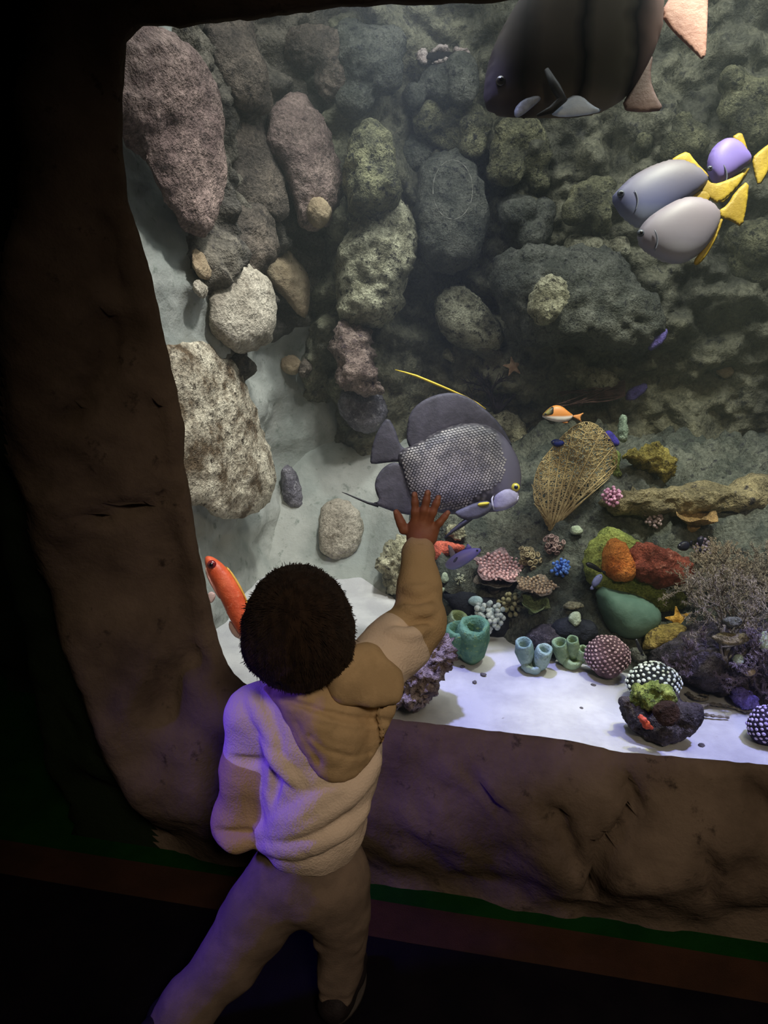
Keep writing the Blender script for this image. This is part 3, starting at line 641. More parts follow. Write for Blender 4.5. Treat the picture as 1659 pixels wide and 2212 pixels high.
rock('green_sponge', 'small lime coloured tuft between sea fan and yellow coral', [(1322, 985), (1332, 970), (1342, 985), (1340, 1010), (1346, 1030), (1332, 1036), (1322, 1015)], mottled('lime_sponge', (126, 142, 72), (164, 178, 98), (90, 100, 60), scale=26, bump=0.8), t=0.018, Y=0.80, amp=0.006, sc=36, step=4, cat='sponge')
# lower reef
m_cave_shade = mottled('cave_shade_black', (24, 26, 34), (40, 42, 50), scale=14, bump=0.5)  # shade of the reef voids put into the near-black colour
rock('shade_piece', 'nearly black piece painted as cave shade behind the white rubble coral', [(945, 1275), (1010, 1278), (1080, 1298), (1112, 1340), (1142, 1388), (1090, 1402), (1040, 1392), (1000, 1335)], m_cave_shade, t=0.03, lift=0.5, amp=0.008, sc=18)
rock('shade_piece', 'nearly black piece painted as cave shade behind the green trumpet sponges', [(1188, 1342), (1240, 1335), (1292, 1345), (1294, 1388), (1230, 1390), (1192, 1372)], m_cave_shade, t=0.03, lift=0.5, amp=0.008, sc=18)

rock('coral_rock', 'cream crusted coral rock left of the raised arm', [(808, 1215), (825, 1185), (850, 1158), (880, 1150), (900, 1190), (905, 1250), (890, 1290), (850, 1290), (822, 1262)], m_cream, t=0.07, lift=0.4, amp=0.018, sc=22, ridged=0.022, step=5, amp2=0.005)
rock('coral_rock', 'cream coral lump right of the child hand', [(955, 1150), (975, 1128), (1000, 1128), (1010, 1150), (1002, 1170), (975, 1172)], m_cream, t=0.03, lift=0.4, amp=0.010, sc=30, ridged=0.012, step=4)
rock('red_sponge', 'coral red sponge patch behind the child hand', [(932, 1180), (948, 1162), (975, 1168), (1008, 1175), (1005, 1192), (975, 1195), (950, 1212), (934, 1205)], mottled('coral_red', (184, 84, 66), (212, 108, 86), (140, 60, 50), scale=22, bump=0.6, fine=60, c3amt=0.2), t=0.025, lift=0.4, amp=0.006, sc=28, ridged=0.006, step=4, cat='sponge')
rock('rubble_rock', 'rose grey folded rock on the sand beside the child shoulder', [(850, 1440), (880, 1390), (905, 1352), (940, 1350), (975, 1370), (982, 1400), (978, 1440), (955, 1465), (950, 1500), (930, 1525), (880, 1535), (840, 1530), (830, 1480)], m_pinkknob, t=0.075, tb=0.06, Y=YS(900, 1530)-0.0, amp=0.020, sc=22, ridged=0.028, step=5, amp2=0.004, sc2=60)
rock('boulder', 'smooth grey green boulder under the lime green slab', [(1285, 1262), (1340, 1275), (1400, 1292), (1430, 1330), (1404, 1366), (1360, 1382), (1325, 1376), (1298, 1330)], m_teal, t=0.07, lift=0.4, amp=0.003, sc=8, amp2=0.0, step=6)
rock('green_coral_slab', 'lime green coral slab around the orange sponge', [(1253, 1215), (1278, 1165), (1308, 1140), (1340, 1143), (1380, 1172), (1430, 1185), (1490, 1230), (1500, 1300), (1480, 1338), (1440, 1325), (1380, 1312), (1340, 1300), (1290, 1275), (1262, 1250)], mottled('lime_coral', (104, 116, 56), (156, 166, 84), (70, 80, 44), scale=16, bump=0.8, fine=60, c3amt=0.3), t=0.035, tb=0.07, lift=1.6, amp=0.010, sc=16, ridged=0.008, step=6, cat='coral')
rock('orange_sponge', 'bright orange sponge on the lime green slab', [(1300, 1195), (1312, 1165), (1335, 1160), (1355, 1178), (1368, 1215), (1372, 1252), (1345, 1262), (1305, 1246)], mottled('orange_sponge', (176, 92, 34), (208, 128, 58), (120, 60, 30), scale=22, bump=0.8, fine=70, c3amt=0.3), t=0.045, lift=0.1, amp=0.006, sc=26, step=5, cat='sponge')
rock('red_sponge', 'dark red brown sponge mat right of the orange sponge', [(1358, 1180), (1390, 1170), (1440, 1178), (1480, 1195), (1502, 1230), (1485, 1262), (1430, 1274), (1390, 1264), (1364, 1245)], mottled('dark_red_sponge', (96, 42, 32), (134, 66, 50), (168, 108, 92), scale=14, bump=0.7, fine=60, c3amt=0.15), t=0.045, lift=0.15, amp=0.012, sc=18, ridged=0.012, step=5, cat='sponge')
rock('yellow_rock', 'yellow brown slanted rock below the starfish', [(1383, 1402), (1398, 1368), (1440, 1345), (1478, 1342), (1484, 1368), (1445, 1388), (1402, 1408)], mottled('yellow_rock', (138, 118, 58), (182, 158, 86), (96, 80, 48), scale=22, bump=0.7), t=0.035, lift=0.4, amp=0.006, sc=24, step=5)
rock('reef_rock', 'dark violet rock mound at the lower right', [(1400, 1415), (1450, 1372), (1540, 1345), (1660, 1325), (1760, 1400), (1760, 1520), (1640, 1548), (1570, 1505), (1490, 1480), (1425, 1452)], m_darkrock, t=0.10, tb=0.12, lift=0.4, amp=0.016, ridged=0.016)
rock('pebble', 'grey pitted stone right of the purple dotted coral', [(1358, 1408), (1370, 1396), (1388, 1402), (1396, 1420), (1385, 1432), (1366, 1430)], m_greyrock, t=0.02, lift=0.4, amp=0.004, sc=30, step=4)
rock('violet_sponge', 'bright violet coral tuft at the edge of the dark mound', [(1575, 1502), (1592, 1482), (1620, 1485), (1640, 1510), (1625, 1535), (1595, 1530)], m_purple, t=0.03, lift=0.4, amp=0.008, sc=40, ridged=0.008, step=4, cat='coral')
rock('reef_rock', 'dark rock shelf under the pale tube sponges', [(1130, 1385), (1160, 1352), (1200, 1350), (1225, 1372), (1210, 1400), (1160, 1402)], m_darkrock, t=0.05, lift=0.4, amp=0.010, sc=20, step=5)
# scattered small disc corals / stones on the slope
m_disc = mottled('pale_green_disc', (150, 162, 140), (186, 196, 172), (120, 130, 112), scale=30, bump=0.4)
m_blue = mottled('pale_blue_disc', (150, 176, 186), (186, 206, 212), scale=30, bump=0.3)
for lab, x, y, rx, ry, mt in [
    ('pale green oval disc coral just right of the sleeve cuff', 961, 1249, 10, 13, m_disc), ('tiny pale disc below the pair of pale discs by the sleeve', 953, 1275, 9, 7, m_disc),
    ('pale blue oval disc coral above the white rubble', 1028, 1299, 16, 11, m_blue), ('small pale disc right of the sea fan base', 1245, 1146, 13, 11, m_disc),
    ('yellow green leaf shaped disc above the oval green disc', 1238, 1308, 22, 9, m_cream), ('oval pale green disc above the green tube sponges', 1242, 1338, 14, 17, m_disc),
    ('grey oval disc on the dark mound at right', 1582, 1342, 20, 13, m_greyrock), ('pale tan pebble low on the dark mound', 1618, 1452, 14, 9, m_tanrock),
    ('flat tan plate lying across the dark mound', 1580, 1380, 44, 13, m_goldrock), ('pale green upright disc at the right edge', 1652, 1385, 12, 22, m_disc), ('small grey green stump on the dark mound', 1596, 1425, 10, 12, m_disc)]:
    rock('disc_coral', lab, [(x+rx*math.cos(a)*(1+0.12*math.sin(3*a+x)), y+ry*math.sin(a)) for a in np.linspace(0, 2*math.pi, 14, endpoint=False)], mt, t=0.012, lift=1.2, amp=0.002, sc=30, step=3, cat='coral', Y=(0.26 if x > 1560 else None))

# ================================================================== CORALS AND SPONGES
def thing(name, label, cat, base, group=None):
    return tag(empty(name, base), label, cat, group)
def px_m(x, y, d): return d/F
# flower like clusters of little bulbs
def bulb_cluster(name, label, x, y, rpx, c1, c2, n=26, seed=1, ring=False, lift=0.01, cat='anemone'):
    p, nn, d = hit_all(x, y); R = rpx/F*d; nv = -WV*0.8+nn*0.4; u, v, nn = frame(nv); p = p+nn*lift; rnd = random.Random(seed)
    t = thing(name, label, cat, p)
    V, Fc = ball(p, (R*0.45,)*3, 12, 8); obj('core', V, Fc, mottled(name+'_core'+str(seed), tuple(q*0.6 for q in c1), c1, scale=60), t)
    parts = []; tips = []
    for i in range(n):
        a = i*2.39996; rr = math.sqrt((i+0.5)/n); dirv = nn*math.sqrt(max(0.05, 1-0.85*rr*rr))+u*rr*math.cos(a)+v*rr*math.sin(a); dirv /= np.linalg.norm(dirv)
        L_ = R*(0.85+0.3*rnd.random()); q = p+dirv*L_+np.array([rnd.uniform(-1, 1) for _ in range(3)])*R*0.08
        parts.append(tube([p+dirv*R*0.3, p+dirv*L_*0.7, q], [R*0.05, R*0.09, R*0.11], 6))
        if ring:
            uu, vv, w_ = frame(dirv); parts.append(tube([q+(uu*math.cos(b)+vv*math.sin(b))*R*0.2 for b in np.linspace(0, 2*math.pi, 9)], R*0.075, 5, False))
        else: parts.append(ball(q, R*(0.16+0.05*rnd.random()), 8, 6))
    V, Fc = join(parts); o = obj('tentacles', V, Fc, mottled(name+'_tip'+str(seed), c1, c2, scale=60, bump=0.2), t); o['kind'] = 'stuff'
    return t
bulb_cluster('pink_anemone', 'pink cluster anemone on the slope below the golden ledge', 1324, 1075, 22, (176, 120, 150), (214, 164, 190), seed=1)
bulb_cluster('grey_anemone', 'grey pink cluster anemone left of the tan bowl coral', 1405, 1128, 20, (128, 110, 112), (176, 156, 156), seed=2)
bulb_cluster('blue_anemone', 'bright blue cluster anemone in the middle of the reef', 1208, 1231, 20, (60, 100, 190), (110, 150, 226), seed=3)
bulb_cluster('tube_polyps', 'brown ringed tube polyps below the sea fan base', 1195, 1178, 24, (110, 88, 86), (164, 140, 134), n=15, seed=4, ring=True, cat='polyps')
bulb_cluster('tube_polyps', 'cream ringed tube polyps left of the blue anemone', 1140, 1205, 26, (120, 108, 84), (176, 162, 130), n=15, seed=5, ring=True, cat='polyps')
bulb_cluster('flower_coral', 'tan flower shaped coral below the brown plate coral', 1106, 1305, 30, (112, 110, 84), (156, 150, 116), n=18, seed=6, cat='coral')
bulb_cluster('violet_polyps', 'dull violet polyp patch above the brown bush at right', 1510, 1185, 22, (92, 78, 96), (136, 122, 140), n=20, seed=7, cat='polyps')
bulb_cluster('white_rubble_coral', 'white and blue grey rubble coral beside the green tube sponges', 1052, 1328, 34, (128, 142, 150), (206, 214, 216), n=40, seed=8, cat='coral')
bulb_cluster('ring_polyp', 'pale ring shaped polyp right of the oval discs by the sleeve', 990, 1250, 13, (150, 156, 138), (188, 190, 168), n=8, seed=9, ring=True, cat='polyps')

# plate corals: ruffled saucers seen from slightly above
def plate(name, label, x, y, rx, ry, c1, c2, c3, seed=1, lift=0.03, th=0.006, bumps=0, rim=0.25, Y=None):
    p, nn, d = hit_all(x, y)
    if Y is not None: d = depth_y(x, y, Y); p = at_d(x, y, d)
    else: d -= lift; p = at_d(x, y, d)
    R = rx/F*d; tilt = min(0.95, ry/rx); up = UV*math.sqrt(1-tilt*tilt)-WV*tilt; up /= np.linalg.norm(up); rv = RV; fv = np.cross(up, rv)
    t = thing(name, label, 'coral', p)
    V = []; Fc = []; na, nr = 40, 9
    for side in (0, 1):
        for i in range(nr):
            rr = i/(nr-1)
            for k in range(na):
                a = 2*math.pi*k/na; ruff = 1+0.10*math.sin(5*a+seed)+0.06*math.sin(9*a+2*seed); r_ = R*rr*ruff
                h = R*rim*rr*rr*(1+0.35*math.sin(4*a+seed*2))+R*0.06*fbm((rr*math.cos(a)*3, rr*math.sin(a)*3, seed), 1.5, 3)
                V.append(p+rv*r_*math.cos(a)+fv*r_*math.sin(a)+up*(h-(0 if side == 0 else th*(1.2-rr))))
    for i in range(nr-1):
        for k in range(na):
            q = (k+1) % na; f = (i*na+k, (i+1)*na+k, (i+1)*na+q, i*na+q); Fc.append(f); Fc.append(tuple(nr*na+z for z in f[::-1]))
    for k in range(na):
        q = (k+1) % na; b_ = (nr-1)*na; Fc.append((b_+k, nr*na+b_+k, nr*na+b_+q, b_+q))
    mt = mottled(name+str(seed), c1, c2, c3, scale=26, bump=0.7, fine=90, c3amt=0.3)
    obj('plate', np.array(V), Fc, mt, t)
    V2, F2 = tube([p-up*th, p-up*R*0.35-WV*-0.01, p-up*R*0.55+WV*0.03], [R*0.35, R*0.25, R*0.3], 10); obj('stalk', V2, F2, mt, t)
    if bumps:
        ps = []; rnd = random.Random(seed)
        for i in range(bumps):
            a = i*2.4; rr = 0.92*math.sqrt((i+0.5)/bumps); r_ = R*rr; h = R*rim*rr*rr
            ps.append(ball(p+rv*r_*math.cos(a)+fv*r_*math.sin(a)+up*(h+th*0.4), R*rnd.uniform(0.05, 0.085), 6, 5))
        o = obj('polyps', *join(ps), mottled(name+'_polyp'+str(seed), c2, tuple(min(255, q*1.25) for q in c2), scale=60, bump=0.2), t); o['kind'] = 'stuff'
    return t
plate('plate_coral', 'mauve pink ruffled plate coral right of the purple fish', 1078, 1232, 52, 30, (140, 104, 112), (186, 150, 152), (96, 70, 82), 1, bumps=90)
plate('plate_coral', 'brown speckled plate coral under the mauve one', 1158, 1272, 44, 16, (112, 92, 78), (156, 136, 116), (80, 62, 56), 2, bumps=70)
plate('plate_coral', 'small lime rimmed cup coral below the brown plate', 1155, 1312, 30, 16, (92, 112, 62), (142, 160, 92), (60, 70, 48), 3, rim=0.5)
plate('plate_coral', 'tan shallow bowl coral under the golden ledge', 1500, 1128, 42, 15, (126, 100, 62), (176, 142, 92), (92, 70, 48), 4, rim=0.45)
plate('plate_coral', 'thin grey brown shelf coral under the mauve plate', 1068, 1262, 42, 12, (98, 88, 78), (136, 124, 108), (70, 62, 58), 5)

# tube sponges
def tubes(name, label, specs, c1, c2, c3, seed=1, Y=None):
    base = None; t = None
    mt = mottled(name+str(seed), c1, c2, c3, scale=20, bump=0.5, fine=70, c3amt=0.2)
    for k, (xb, yb, xt, yt, rpx) in enumerate(specs):
        a = at_y(xb, yb, Y); b_ = at_y(xt, yt, Y-0.01); d = depth_y(xb, yb, Y); R = rpx/F*d
        if t is None: t = thing(name, label, 'sponge', a)
        ax = b_-a; h = np.linalg.norm(ax); ax = ax/h - WV*0.25
        prof = [(R*0.55, -R*0.2), (R*0.85, h*0.15), (R*1.05, h*0.5), (R, h*0.8), (R*0.92, h*0.97), (R*0.80, h), (R*0.62, h*0.97), (R*0.5, h*0.8), (R*0.4, h*0.5), (R*0.1, h*0.4)]
        V, Fc = lathe(a, ax, prof, 20, 0.04, seed+k); V = roughen(V, Fc, R*0.12, 30, 3, seed+k*2.0)
        obj('tube', V, Fc, mt, t)
    return t
tubes('tube_sponge', 'dark green wide tube sponge on the sand right of the arm', [(1018, 1420, 1022, 1335, 34), (985, 1408, 986, 1345, 26)], (66, 104, 82), (96, 136, 104), (140, 162, 96), 1, YS(1018, 1424))
tubes('tube_sponge', 'yellow green porous sponge cluster behind the wide green tube', [(960, 1395, 956, 1335, 22), (975, 1370, 992, 1322, 20), (945, 1370, 938, 1325, 18)], (108, 124, 88), (150, 164, 112), (78, 92, 70), 2, YS(1018, 1424)+0.05)
tubes('tube_sponge', 'pale blue green pair of tube sponges on the sand', [(1135, 1432, 1128, 1378, 19), (1165, 1440, 1176, 1392, 18), (1148, 1446, 1150, 1424, 22)], (116, 142, 136), (154, 176, 166), (92, 112, 108), 3, YS(1148, 1446))
tubes('tube_sponge', 'light green trumpet sponges left of the purple dotted coral', [(1218, 1428, 1204, 1378, 17), (1240, 1420, 1232, 1372, 14), (1250, 1430, 1260, 1395, 13), (1228, 1436, 1240, 1415, 20)], (112, 136, 104), (150, 172, 132), (92, 112, 88), 4, YS(1228, 1438))

# dotted domes
def dotted(name, label, x, y, rx, ry, Y, cb1, cb2, cd1, cd2, n, seed, dot=0.075, tall=0.85):
    d = depth_y(x, y, Y); p = at_d(x, y, d); Rx, Ry = rx/F*d, ry/F*d
    V, Fc = ball(p, (1, 1, 1), 36, 26); U_ = V-p
    r_ = np.array([Rx, (Rx+Ry)/2*0.9, Ry]); A = np.array([RV, np.cross(np.array([0, 0, 1.0]), RV), [0, 0, 1.0]])
    def shape(u):
        w_ = 1+0.10*fbm(u, 1.3, 3, seed)
        return p+((u*r_)*w_)@A
    V = np.array([shape(u) for u in U_]); t = thing(name, label, 'coral', p-np.array([0, 0, Ry]))
    obj('dome', V, Fc, mottled(name+'_dome'+str(seed), cb1, cb2, scale=30, bump=0.6), t); ps = []
    for i in range(n):
        z = 1-2*(i+0.5)/n
        if z < -0.45: continue
        a = i*2.39996; q = math.sqrt(1-z*z); u = np.array([q*math.cos(a), q*math.sin(a), z]); c = shape(u); uu, vv, nn = frame(c-p); s_ = Rx*dot*(0.8+0.5*((i*7) % 5)/5)
        ps.append(ball(c, (s_, s_*0.8, s_*0.5), 7, 5, np.array([uu, vv, nn])))
    o = obj('raised_dots', *join(ps), mottled(name+'_dots'+str(seed), cd1, cd2, scale=50, bump=0.1), t); o['kind'] = 'stuff'
    return t
dotted('dotted_coral', 'rounded purple brown coral with raised pale dots on the sand', 1312, 1418, 47, 46, YS(1312, 1460), (78, 50, 58), (112, 78, 88), (150, 118, 124), (196, 168, 170), 300, 1, 0.07)
dotted('dotted_coral', 'black coral mound with white spots behind the foreground rock', 1412, 1475, 56, 44, YS(1412, 1512), (24, 28, 28), (40, 46, 44), (190, 200, 186), (224, 230, 214), 230, 2, 0.085)
dotted('dotted_coral', 'violet black spotted coral at the right edge of the sand', 1668, 1568, 50, 44, YS(1668, 1604), (34, 26, 48), (54, 42, 70), (160, 146, 196), (200, 188, 226), 230, 3, 0.085)

# foreground rock with growths
YF0 = YS(1430, 1598)
def knob_at(name, label, pts, mat, Y, h=0.004, k=0.008, amp=0.006, sc=38, cat='rock'):
    d = depth_y(pts[0][0], pts[0][1], Y); P = [at_y(x, y, Y+dy) for x, y, r, dy in pts]; Rr = [r/F*d for _, _, r, _ in pts]
    B = Blob(np.min([p-q for p, q in zip(P, Rr)], axis=0)-0.02, np.max([p+q for p, q in zip(P, Rr)], axis=0)+0.02, h)
    for p, q in zip(P, Rr): B.ell(p, (q, q, q), k=k)
    V, Fc = B.mesh(); SEED[0] += 2.3; V = roughen(V, Fc, amp, sc, 3, SEED[0], amp*0.8); register(V, Fc)
    return tag(obj(name, V, Fc, mat), label, cat)
knob_at('rubble_rock', 'dark knobbly foreground rock on the sand near the sill', [(1385, 1552, 36, 0), (1430, 1566, 40, -0.01), (1480, 1555, 34, 0), (1368, 1530, 28, 0.02), (1440, 1530, 40, 0.03), (1500, 1545, 20, 0), (1350, 1515, 13, 0), (1415, 1584, 24, -0.01), (1455, 1582, 24, -0.01)], m_darkrock, YF0)
knob_at('lettuce_coral', 'yellow green crinkled coral on top of the foreground rock', [(1385, 1500, 22, 0), (1415, 1492, 24, 0), (1440, 1502, 20, 0), (1400, 1512, 22, -0.01), (1368, 1512, 14, 0)], mottled('yellow_green_coral', (108, 124, 60), (164, 176, 92), (58, 66, 44), scale=30, bump=0.8, fine=70, c3amt=0.35), YF0+0.01, amp=0.009, sc=50, cat='coral')
V, Fc = inflate([(1408, 1540), (1412, 1522), (1430, 1512), (1455, 1512), (1468, 1528), (1468, 1556), (1450, 1572), (1425, 1568)], depth_y(1440, 1540, YF0-0.055), 0.010, 0.012, 4)
tag(obj('plate_sponge', roughen(V, Fc, 0.002, 40), Fc, mottled('black_brown_plate', (44, 30, 26), (70, 50, 42), (26, 18, 18), scale=30, bump=0.5)), 'black brown rounded plate sponge on the front of the foreground rock', 'sponge')
knob_at('red_sponge', 'small red sponge on the face of the foreground rock', [(1390, 1555, 9, 0), (1396, 1566, 9, 0), (1408, 1572, 6, 0), (1384, 1548, 6, 0)], mottled('small_red', (184, 76, 64), (216, 104, 88), scale=40, bump=0.4), YF0-0.047, h=0.0022, k=0.004, amp=0.003, sc=80, cat='sponge')
# twigs and crumbs on the sand
def on_sand(x, y, up=0.0):
    r = ray(x, y); t = (ZS+0.004+up-CAM[2])/r[2]; return CAM+t*r
m_twig = mottled('brown_twig', (92, 84, 72), (128, 118, 100), scale=60, bump=0.6)
for lab, pts, r0 in [('curved brown twig lying on the sand behind the foreground rock', [(1485, 1497), (1498, 1508), (1515, 1512), (1528, 1510), (1530, 1503), (1512, 1500)], 0.004),
                     ('straight knotted twig on the sand right of the foreground rock', [(1500, 1535), (1520, 1543), (1545, 1547), (1575, 1550)], 0.0042),
                     ('wavy grey twig strip along the foot of the dark mound', [(1512, 1527), (1535, 1520), (1560, 1524), (1585, 1528), (1610, 1538), (1625, 1535)], 0.004),
                     ('short upright twig on the right of the foreground rock', [(1492, 1535), (1490, 1525), (1482, 1514)], 0.005)]:
    P = [on_sand(x, y, 0.003) for x, y in pts]; Q = []
    for i in range(len(P)-1):
        for q in range(6): Q.append(P[i]+(P[i+1]-P[i])*q/6)
    Q.append(P[-1]); V, Fc = tube(Q, [r0*(1+0.35*math.sin(i*1.9))*(1-0.5*i/len(Q)) for i in range(len(Q))], 7)
    tag(obj('twig', V, Fc, m_twig), lab, 'twig')
m_crumb = mottled('dark_crumb', (70, 66, 68), (104, 98, 96), scale=80, bump=0.5)
for lab, x, y, r in [('dark crumb on the sand just above the child shoulder edge', 941, 1551, 7), ('tiny dark crumb on the sand below the dark green tubes', 999, 1440, 6), ('small grey crumb left of the sand centre', 1044, 1457, 7), ('small dark crumb in the middle of the sand', 1025, 1473, 6),
                     ('grey crumb on the sand near the sill left of the foreground rock', 1319, 1608, 9), ('flat dark crumb on the sand in front of the foreground rock', 1385, 1628, 8), ('dark crumb left of the foreground rock', 1282, 1480, 8), ('tiny crumb on the yellowish sand patch', 1256, 1530, 5), ('small dark crumb right of the foreground rock', 1515, 1610, 8), ('dark crumb on the sand under the pale blue tubes', 1160, 1545, 5)]:
    p = on_sand(x, y); V, Fc = ball(p, (r/F*1.5, r/F*1.2, r/F*0.8), 9, 6); V = roughen(V, Fc, 0.0022, 120)
    tag(obj('sand_crumb', V, Fc, m_crumb), lab, 'pebble')
P = [on_sand(1098+14*math.cos(a), 1560+6*math.sin(a)+4*math.cos(a), 0.002) for a in np.linspace(0.3, 6.0, 22)]
V, Fc = tube(P, 0.0022, 6); tag(obj('shell_ring', V, Fc, m_crumb), 'little open ring of shell on the sand near the sill', 'shell')

# starfish
def starfish(name, label, x, y, Y, rpx, rot, c1, c2, n=5, flat=None):
    d = hit_all(x, y)[2]-0.012; p = at_d(x, y, d); R = rpx/F*d; B = Blob(p-R*1.3, p+R*1.3, R/16)
    for k in range(n):
        a = rot+2*math.pi*k/n; q = p+(RV*math.cos(a)+UV*math.sin(a))*R; B.cone(p, q, R*0.34, R*0.07, k=R*0.12)
    V, Fc = B.mesh(); V = p+(V-p)-np.outer((V-p)@WV, WV)*0.55
    return tag(obj(name, V, Fc, mottled(name+str(int(x)), c1, c2, scale=60, bump=0.5)), label, 'starfish')
starfish('starfish', 'yellow orange starfish left of the brown bush', 1465, 1338, 0.32, 28, 0.5, (196, 146, 60), (226, 180, 92))
starfish('starfish', 'small pinkish tan starfish on the black feathery coral', 1108, 792, 0.84, 21, 1.75, (168, 132, 104), (204, 170, 138))

# sea fan: a flat lattice of branches
def lattice(poly, d, step, r0, seed, root, nrib=9, keep=0.8, bend=0.02):
    rnd = random.Random(seed); P = resample(smooth_poly(poly, it=2), step); lo, hi = P.min(0), P.max(0); pts = []
    yy = lo[1]
    while yy < hi[1]:
        xx = lo[0]
        while xx < hi[0]: pts.append((xx+rnd.uniform(-0.38, 0.38)*step, yy+rnd.uniform(-0.38, 0.38)*step)); xx += step
        yy += step*0.9
    G = np.array(pts); G = G[inside(P, G[:, 0], G[:, 1])]; A = np.vstack([P, G])
    r = delaunay_2d_cdt([Vector(a) for a in A], [], [], 0, 1e-6); E = set()
    for t in r[2]:
        for k in range(3): E.add(tuple(sorted((t[k], t[(k+1) % 3]))))
    v2 = np.array([tuple(v) for v in r[0]]); parts = []
    dep = lambda q: d+bend*math.sin(q[0]*0.05+seed)+bend*0.6*math.cos(q[1]*0.037)+rnd.uniform(-0.002, 0.002)
    W3 = np.array([at_d(q[0], q[1], dep(q)) for q in v2])
    for a, b_ in E:
        if np.linalg.norm(v2[a]-v2[b_]) < step*1.9 and rnd.random() < keep: parts.append(tube([W3[a], W3[b_]], r0*rnd.uniform(0.7, 1.2), 4, False))
    ribs = []
    for k in range(nrib):
        q = P[int(len(P)*(0.03+0.94*k/max(1, nrib-1)))]; L_ = []
        for i in range(10):
            f = i/9; x = root[0]+(q[0]-root[0])*f+math.sin(f*3+k)*step*0.8; y = root[1]+(q[1]-root[1])*f; L_.append(at_d(x, y, d+bend*math.sin(x*0.05+seed)+bend*0.6*math.cos(y*0.037)-0.002))
        ribs.append(tube(L_, [r0*3.2*(1-0.75*i/9) for i in range(10)], 6))
    return join(parts), join(ribs)
FAN = [(1185, 1145), (1172, 1115), (1152, 1080), (1152, 1040), (1165, 1000), (1192, 968), (1225, 930), (1262, 908), (1292, 918), (1318, 945), (1336, 985), (1328, 1020), (1300, 1042), (1268, 1068), (1232, 1092), (1208, 1125)]
m_fan = mottled('tan_sea_fan', (138, 118, 82), (178, 158, 114), scale=30, bump=0.2)
t = thing('sea_fan', 'large tan sea fan with fine mesh in front of the reef', 'coral', hit(1190, 1142)[0])
(a, b_), (c, e) = lattice(FAN, hit(1190, 1142)[2]-0.01, 5.2, 0.0012, 4, (1190, 1145), 16, 0.86)
o = obj('mesh_blade', a, b_, m_fan, t); o['kind'] = 'stuff'; obj('ribs', c, e, m_fan, t)
WH = [(1200, 880), (1215, 862), (1250, 845), (1300, 836), (1345, 828), (1352, 842), (1325, 868), (1280, 884), (1240, 890)]
t = thing('sea_whip', 'dark red brown bundle of sea whips under the cream shelf', 'coral', at_y(1345, 835, 0.9)); dd = hit_all(1275, 862)[2]-0.05
m_whip = mottled('dark_whip', (66, 46, 44), (98, 72, 68), scale=30, bump=0.3); rnd = random.Random(5); ps = []
for k in range(46):
    y0 = 838+rnd.uniform(-8, 10); y1 = 850+k*0.75; x1 = 1195+rnd.uniform(0, 60); L_ = [at_d(1350+(x1-1350)*f, y0+(y1-y0)*f+9*math.sin(f*3.1+k*0.2), dd+0.03*math.sin(k*1.7)*f) for f in np.linspace(0, 1, 9)]
    ps.append(tube(L_, [0.003*(1-0.6*f) for f in np.linspace(0, 1, 9)], 5))
o = obj('strands', *join(ps), m_whip, t); o['kind'] = 'stuff'

# branching bushes
def bush(name, label, root, Y, spread, h_px, c1, c2, seed, levels=5, r0=0.006, nmain=7, fuzz=0, ang=0.55, lean=0.0, depthspread=0.05, cat='coral'):
    rnd = random.Random(seed); d = hit_all(root[0], root[1])[2]+0.004; base = at_d(root[0], root[1], d); H = h_px/F*d; t = thing(name, label, cat, base)
    segs = []; tips = []
    def grow(p, v, l, r, lev):
        n = 4; pts = [p]; q = p.copy(); vv = v.copy()
        for i in range(n):
            vv = vv+np.array([rnd.gauss(0, 0.13), rnd.gauss(0, 0.13), rnd.gauss(0, 0.10)+0.03]); vv /= np.linalg.norm(vv); q = q+vv*l/n; pts.append(q)
        segs.append(tube(pts, [r*(1-0.35*i/n) for i in range(n+1)], 5 if lev > 1 else 4)); tips.append((pts, r))
        if lev > 0:
            for k in range(rnd.choice([2, 2, 3])):
                w_ = vv+np.array([rnd.gauss(0, ang), rnd.gauss(0, ang*0.6), rnd.gauss(0, ang)]); w_ /= np.linalg.norm(w_); grow(pts[rnd.choice([2, 3, 4])], w_, l*rnd.uniform(0.62, 0.85), r*0.66, lev-1)
    for k in range(nmain):
        a = (k/(max(1, nmain-1))-0.5)*2*spread+lean; v = UV*math.cos(a)+RV*math.sin(a)-WV*rnd.uniform(-0.3, 0.5); v /= np.linalg.norm(v); grow(base+RV*rnd.uniform(-0.01, 0.01), v, H*0.34, r0, levels)
    mt = mottled(name+str(seed), c1, c2, scale=40, bump=0.3); o = obj('branches', *join(segs), mt, t); o['kind'] = 'stuff'
    if fuzz:
        V = []; Fc = []
        for pts, r in tips:
            for _ in range(fuzz):
                i = rnd.randrange(len(pts)-1); f = rnd.random(); p = pts[i]+(pts[i+1]-pts[i])*f; v = np.array([rnd.gauss(0, 1) for _ in range(3)]); v /= np.linalg.norm(v); s_ = np.cross(v, WV); s_ /= np.linalg.norm(s_)+1e-9
                q = p+v*(r+rnd.uniform(0.003, 0.008)); n = len(V); V += [p-s_*0.0007, p+s_*0.0007, q]; Fc.append((n, n+1, n+2))
        o = obj('polyp_fuzz', np.array(V), Fc, mottled(name+'_fuzz'+str(seed), c2, tuple(min(255, q*1.3) for q in c2), scale=60, bump=0), t); o['kind'] = 'stuff'
    return t
bush('gorgonian', 'tall brown feathery gorgonian bush at the right', (1570, 1440), 0.32, 0.6, 270, (82, 76, 64), (114, 105, 90), 11, 5, 0.004, 8, 13, ang=0.5, lean=0.3)
bush('gorgonian', 'brown twiggy gorgonian above the red sponge mat', (1540, 1300), 0.42, 0.7, 170, (88, 80, 68), (122, 110, 94), 12, 4, 0.0035, 8, 18, lean=0.2)
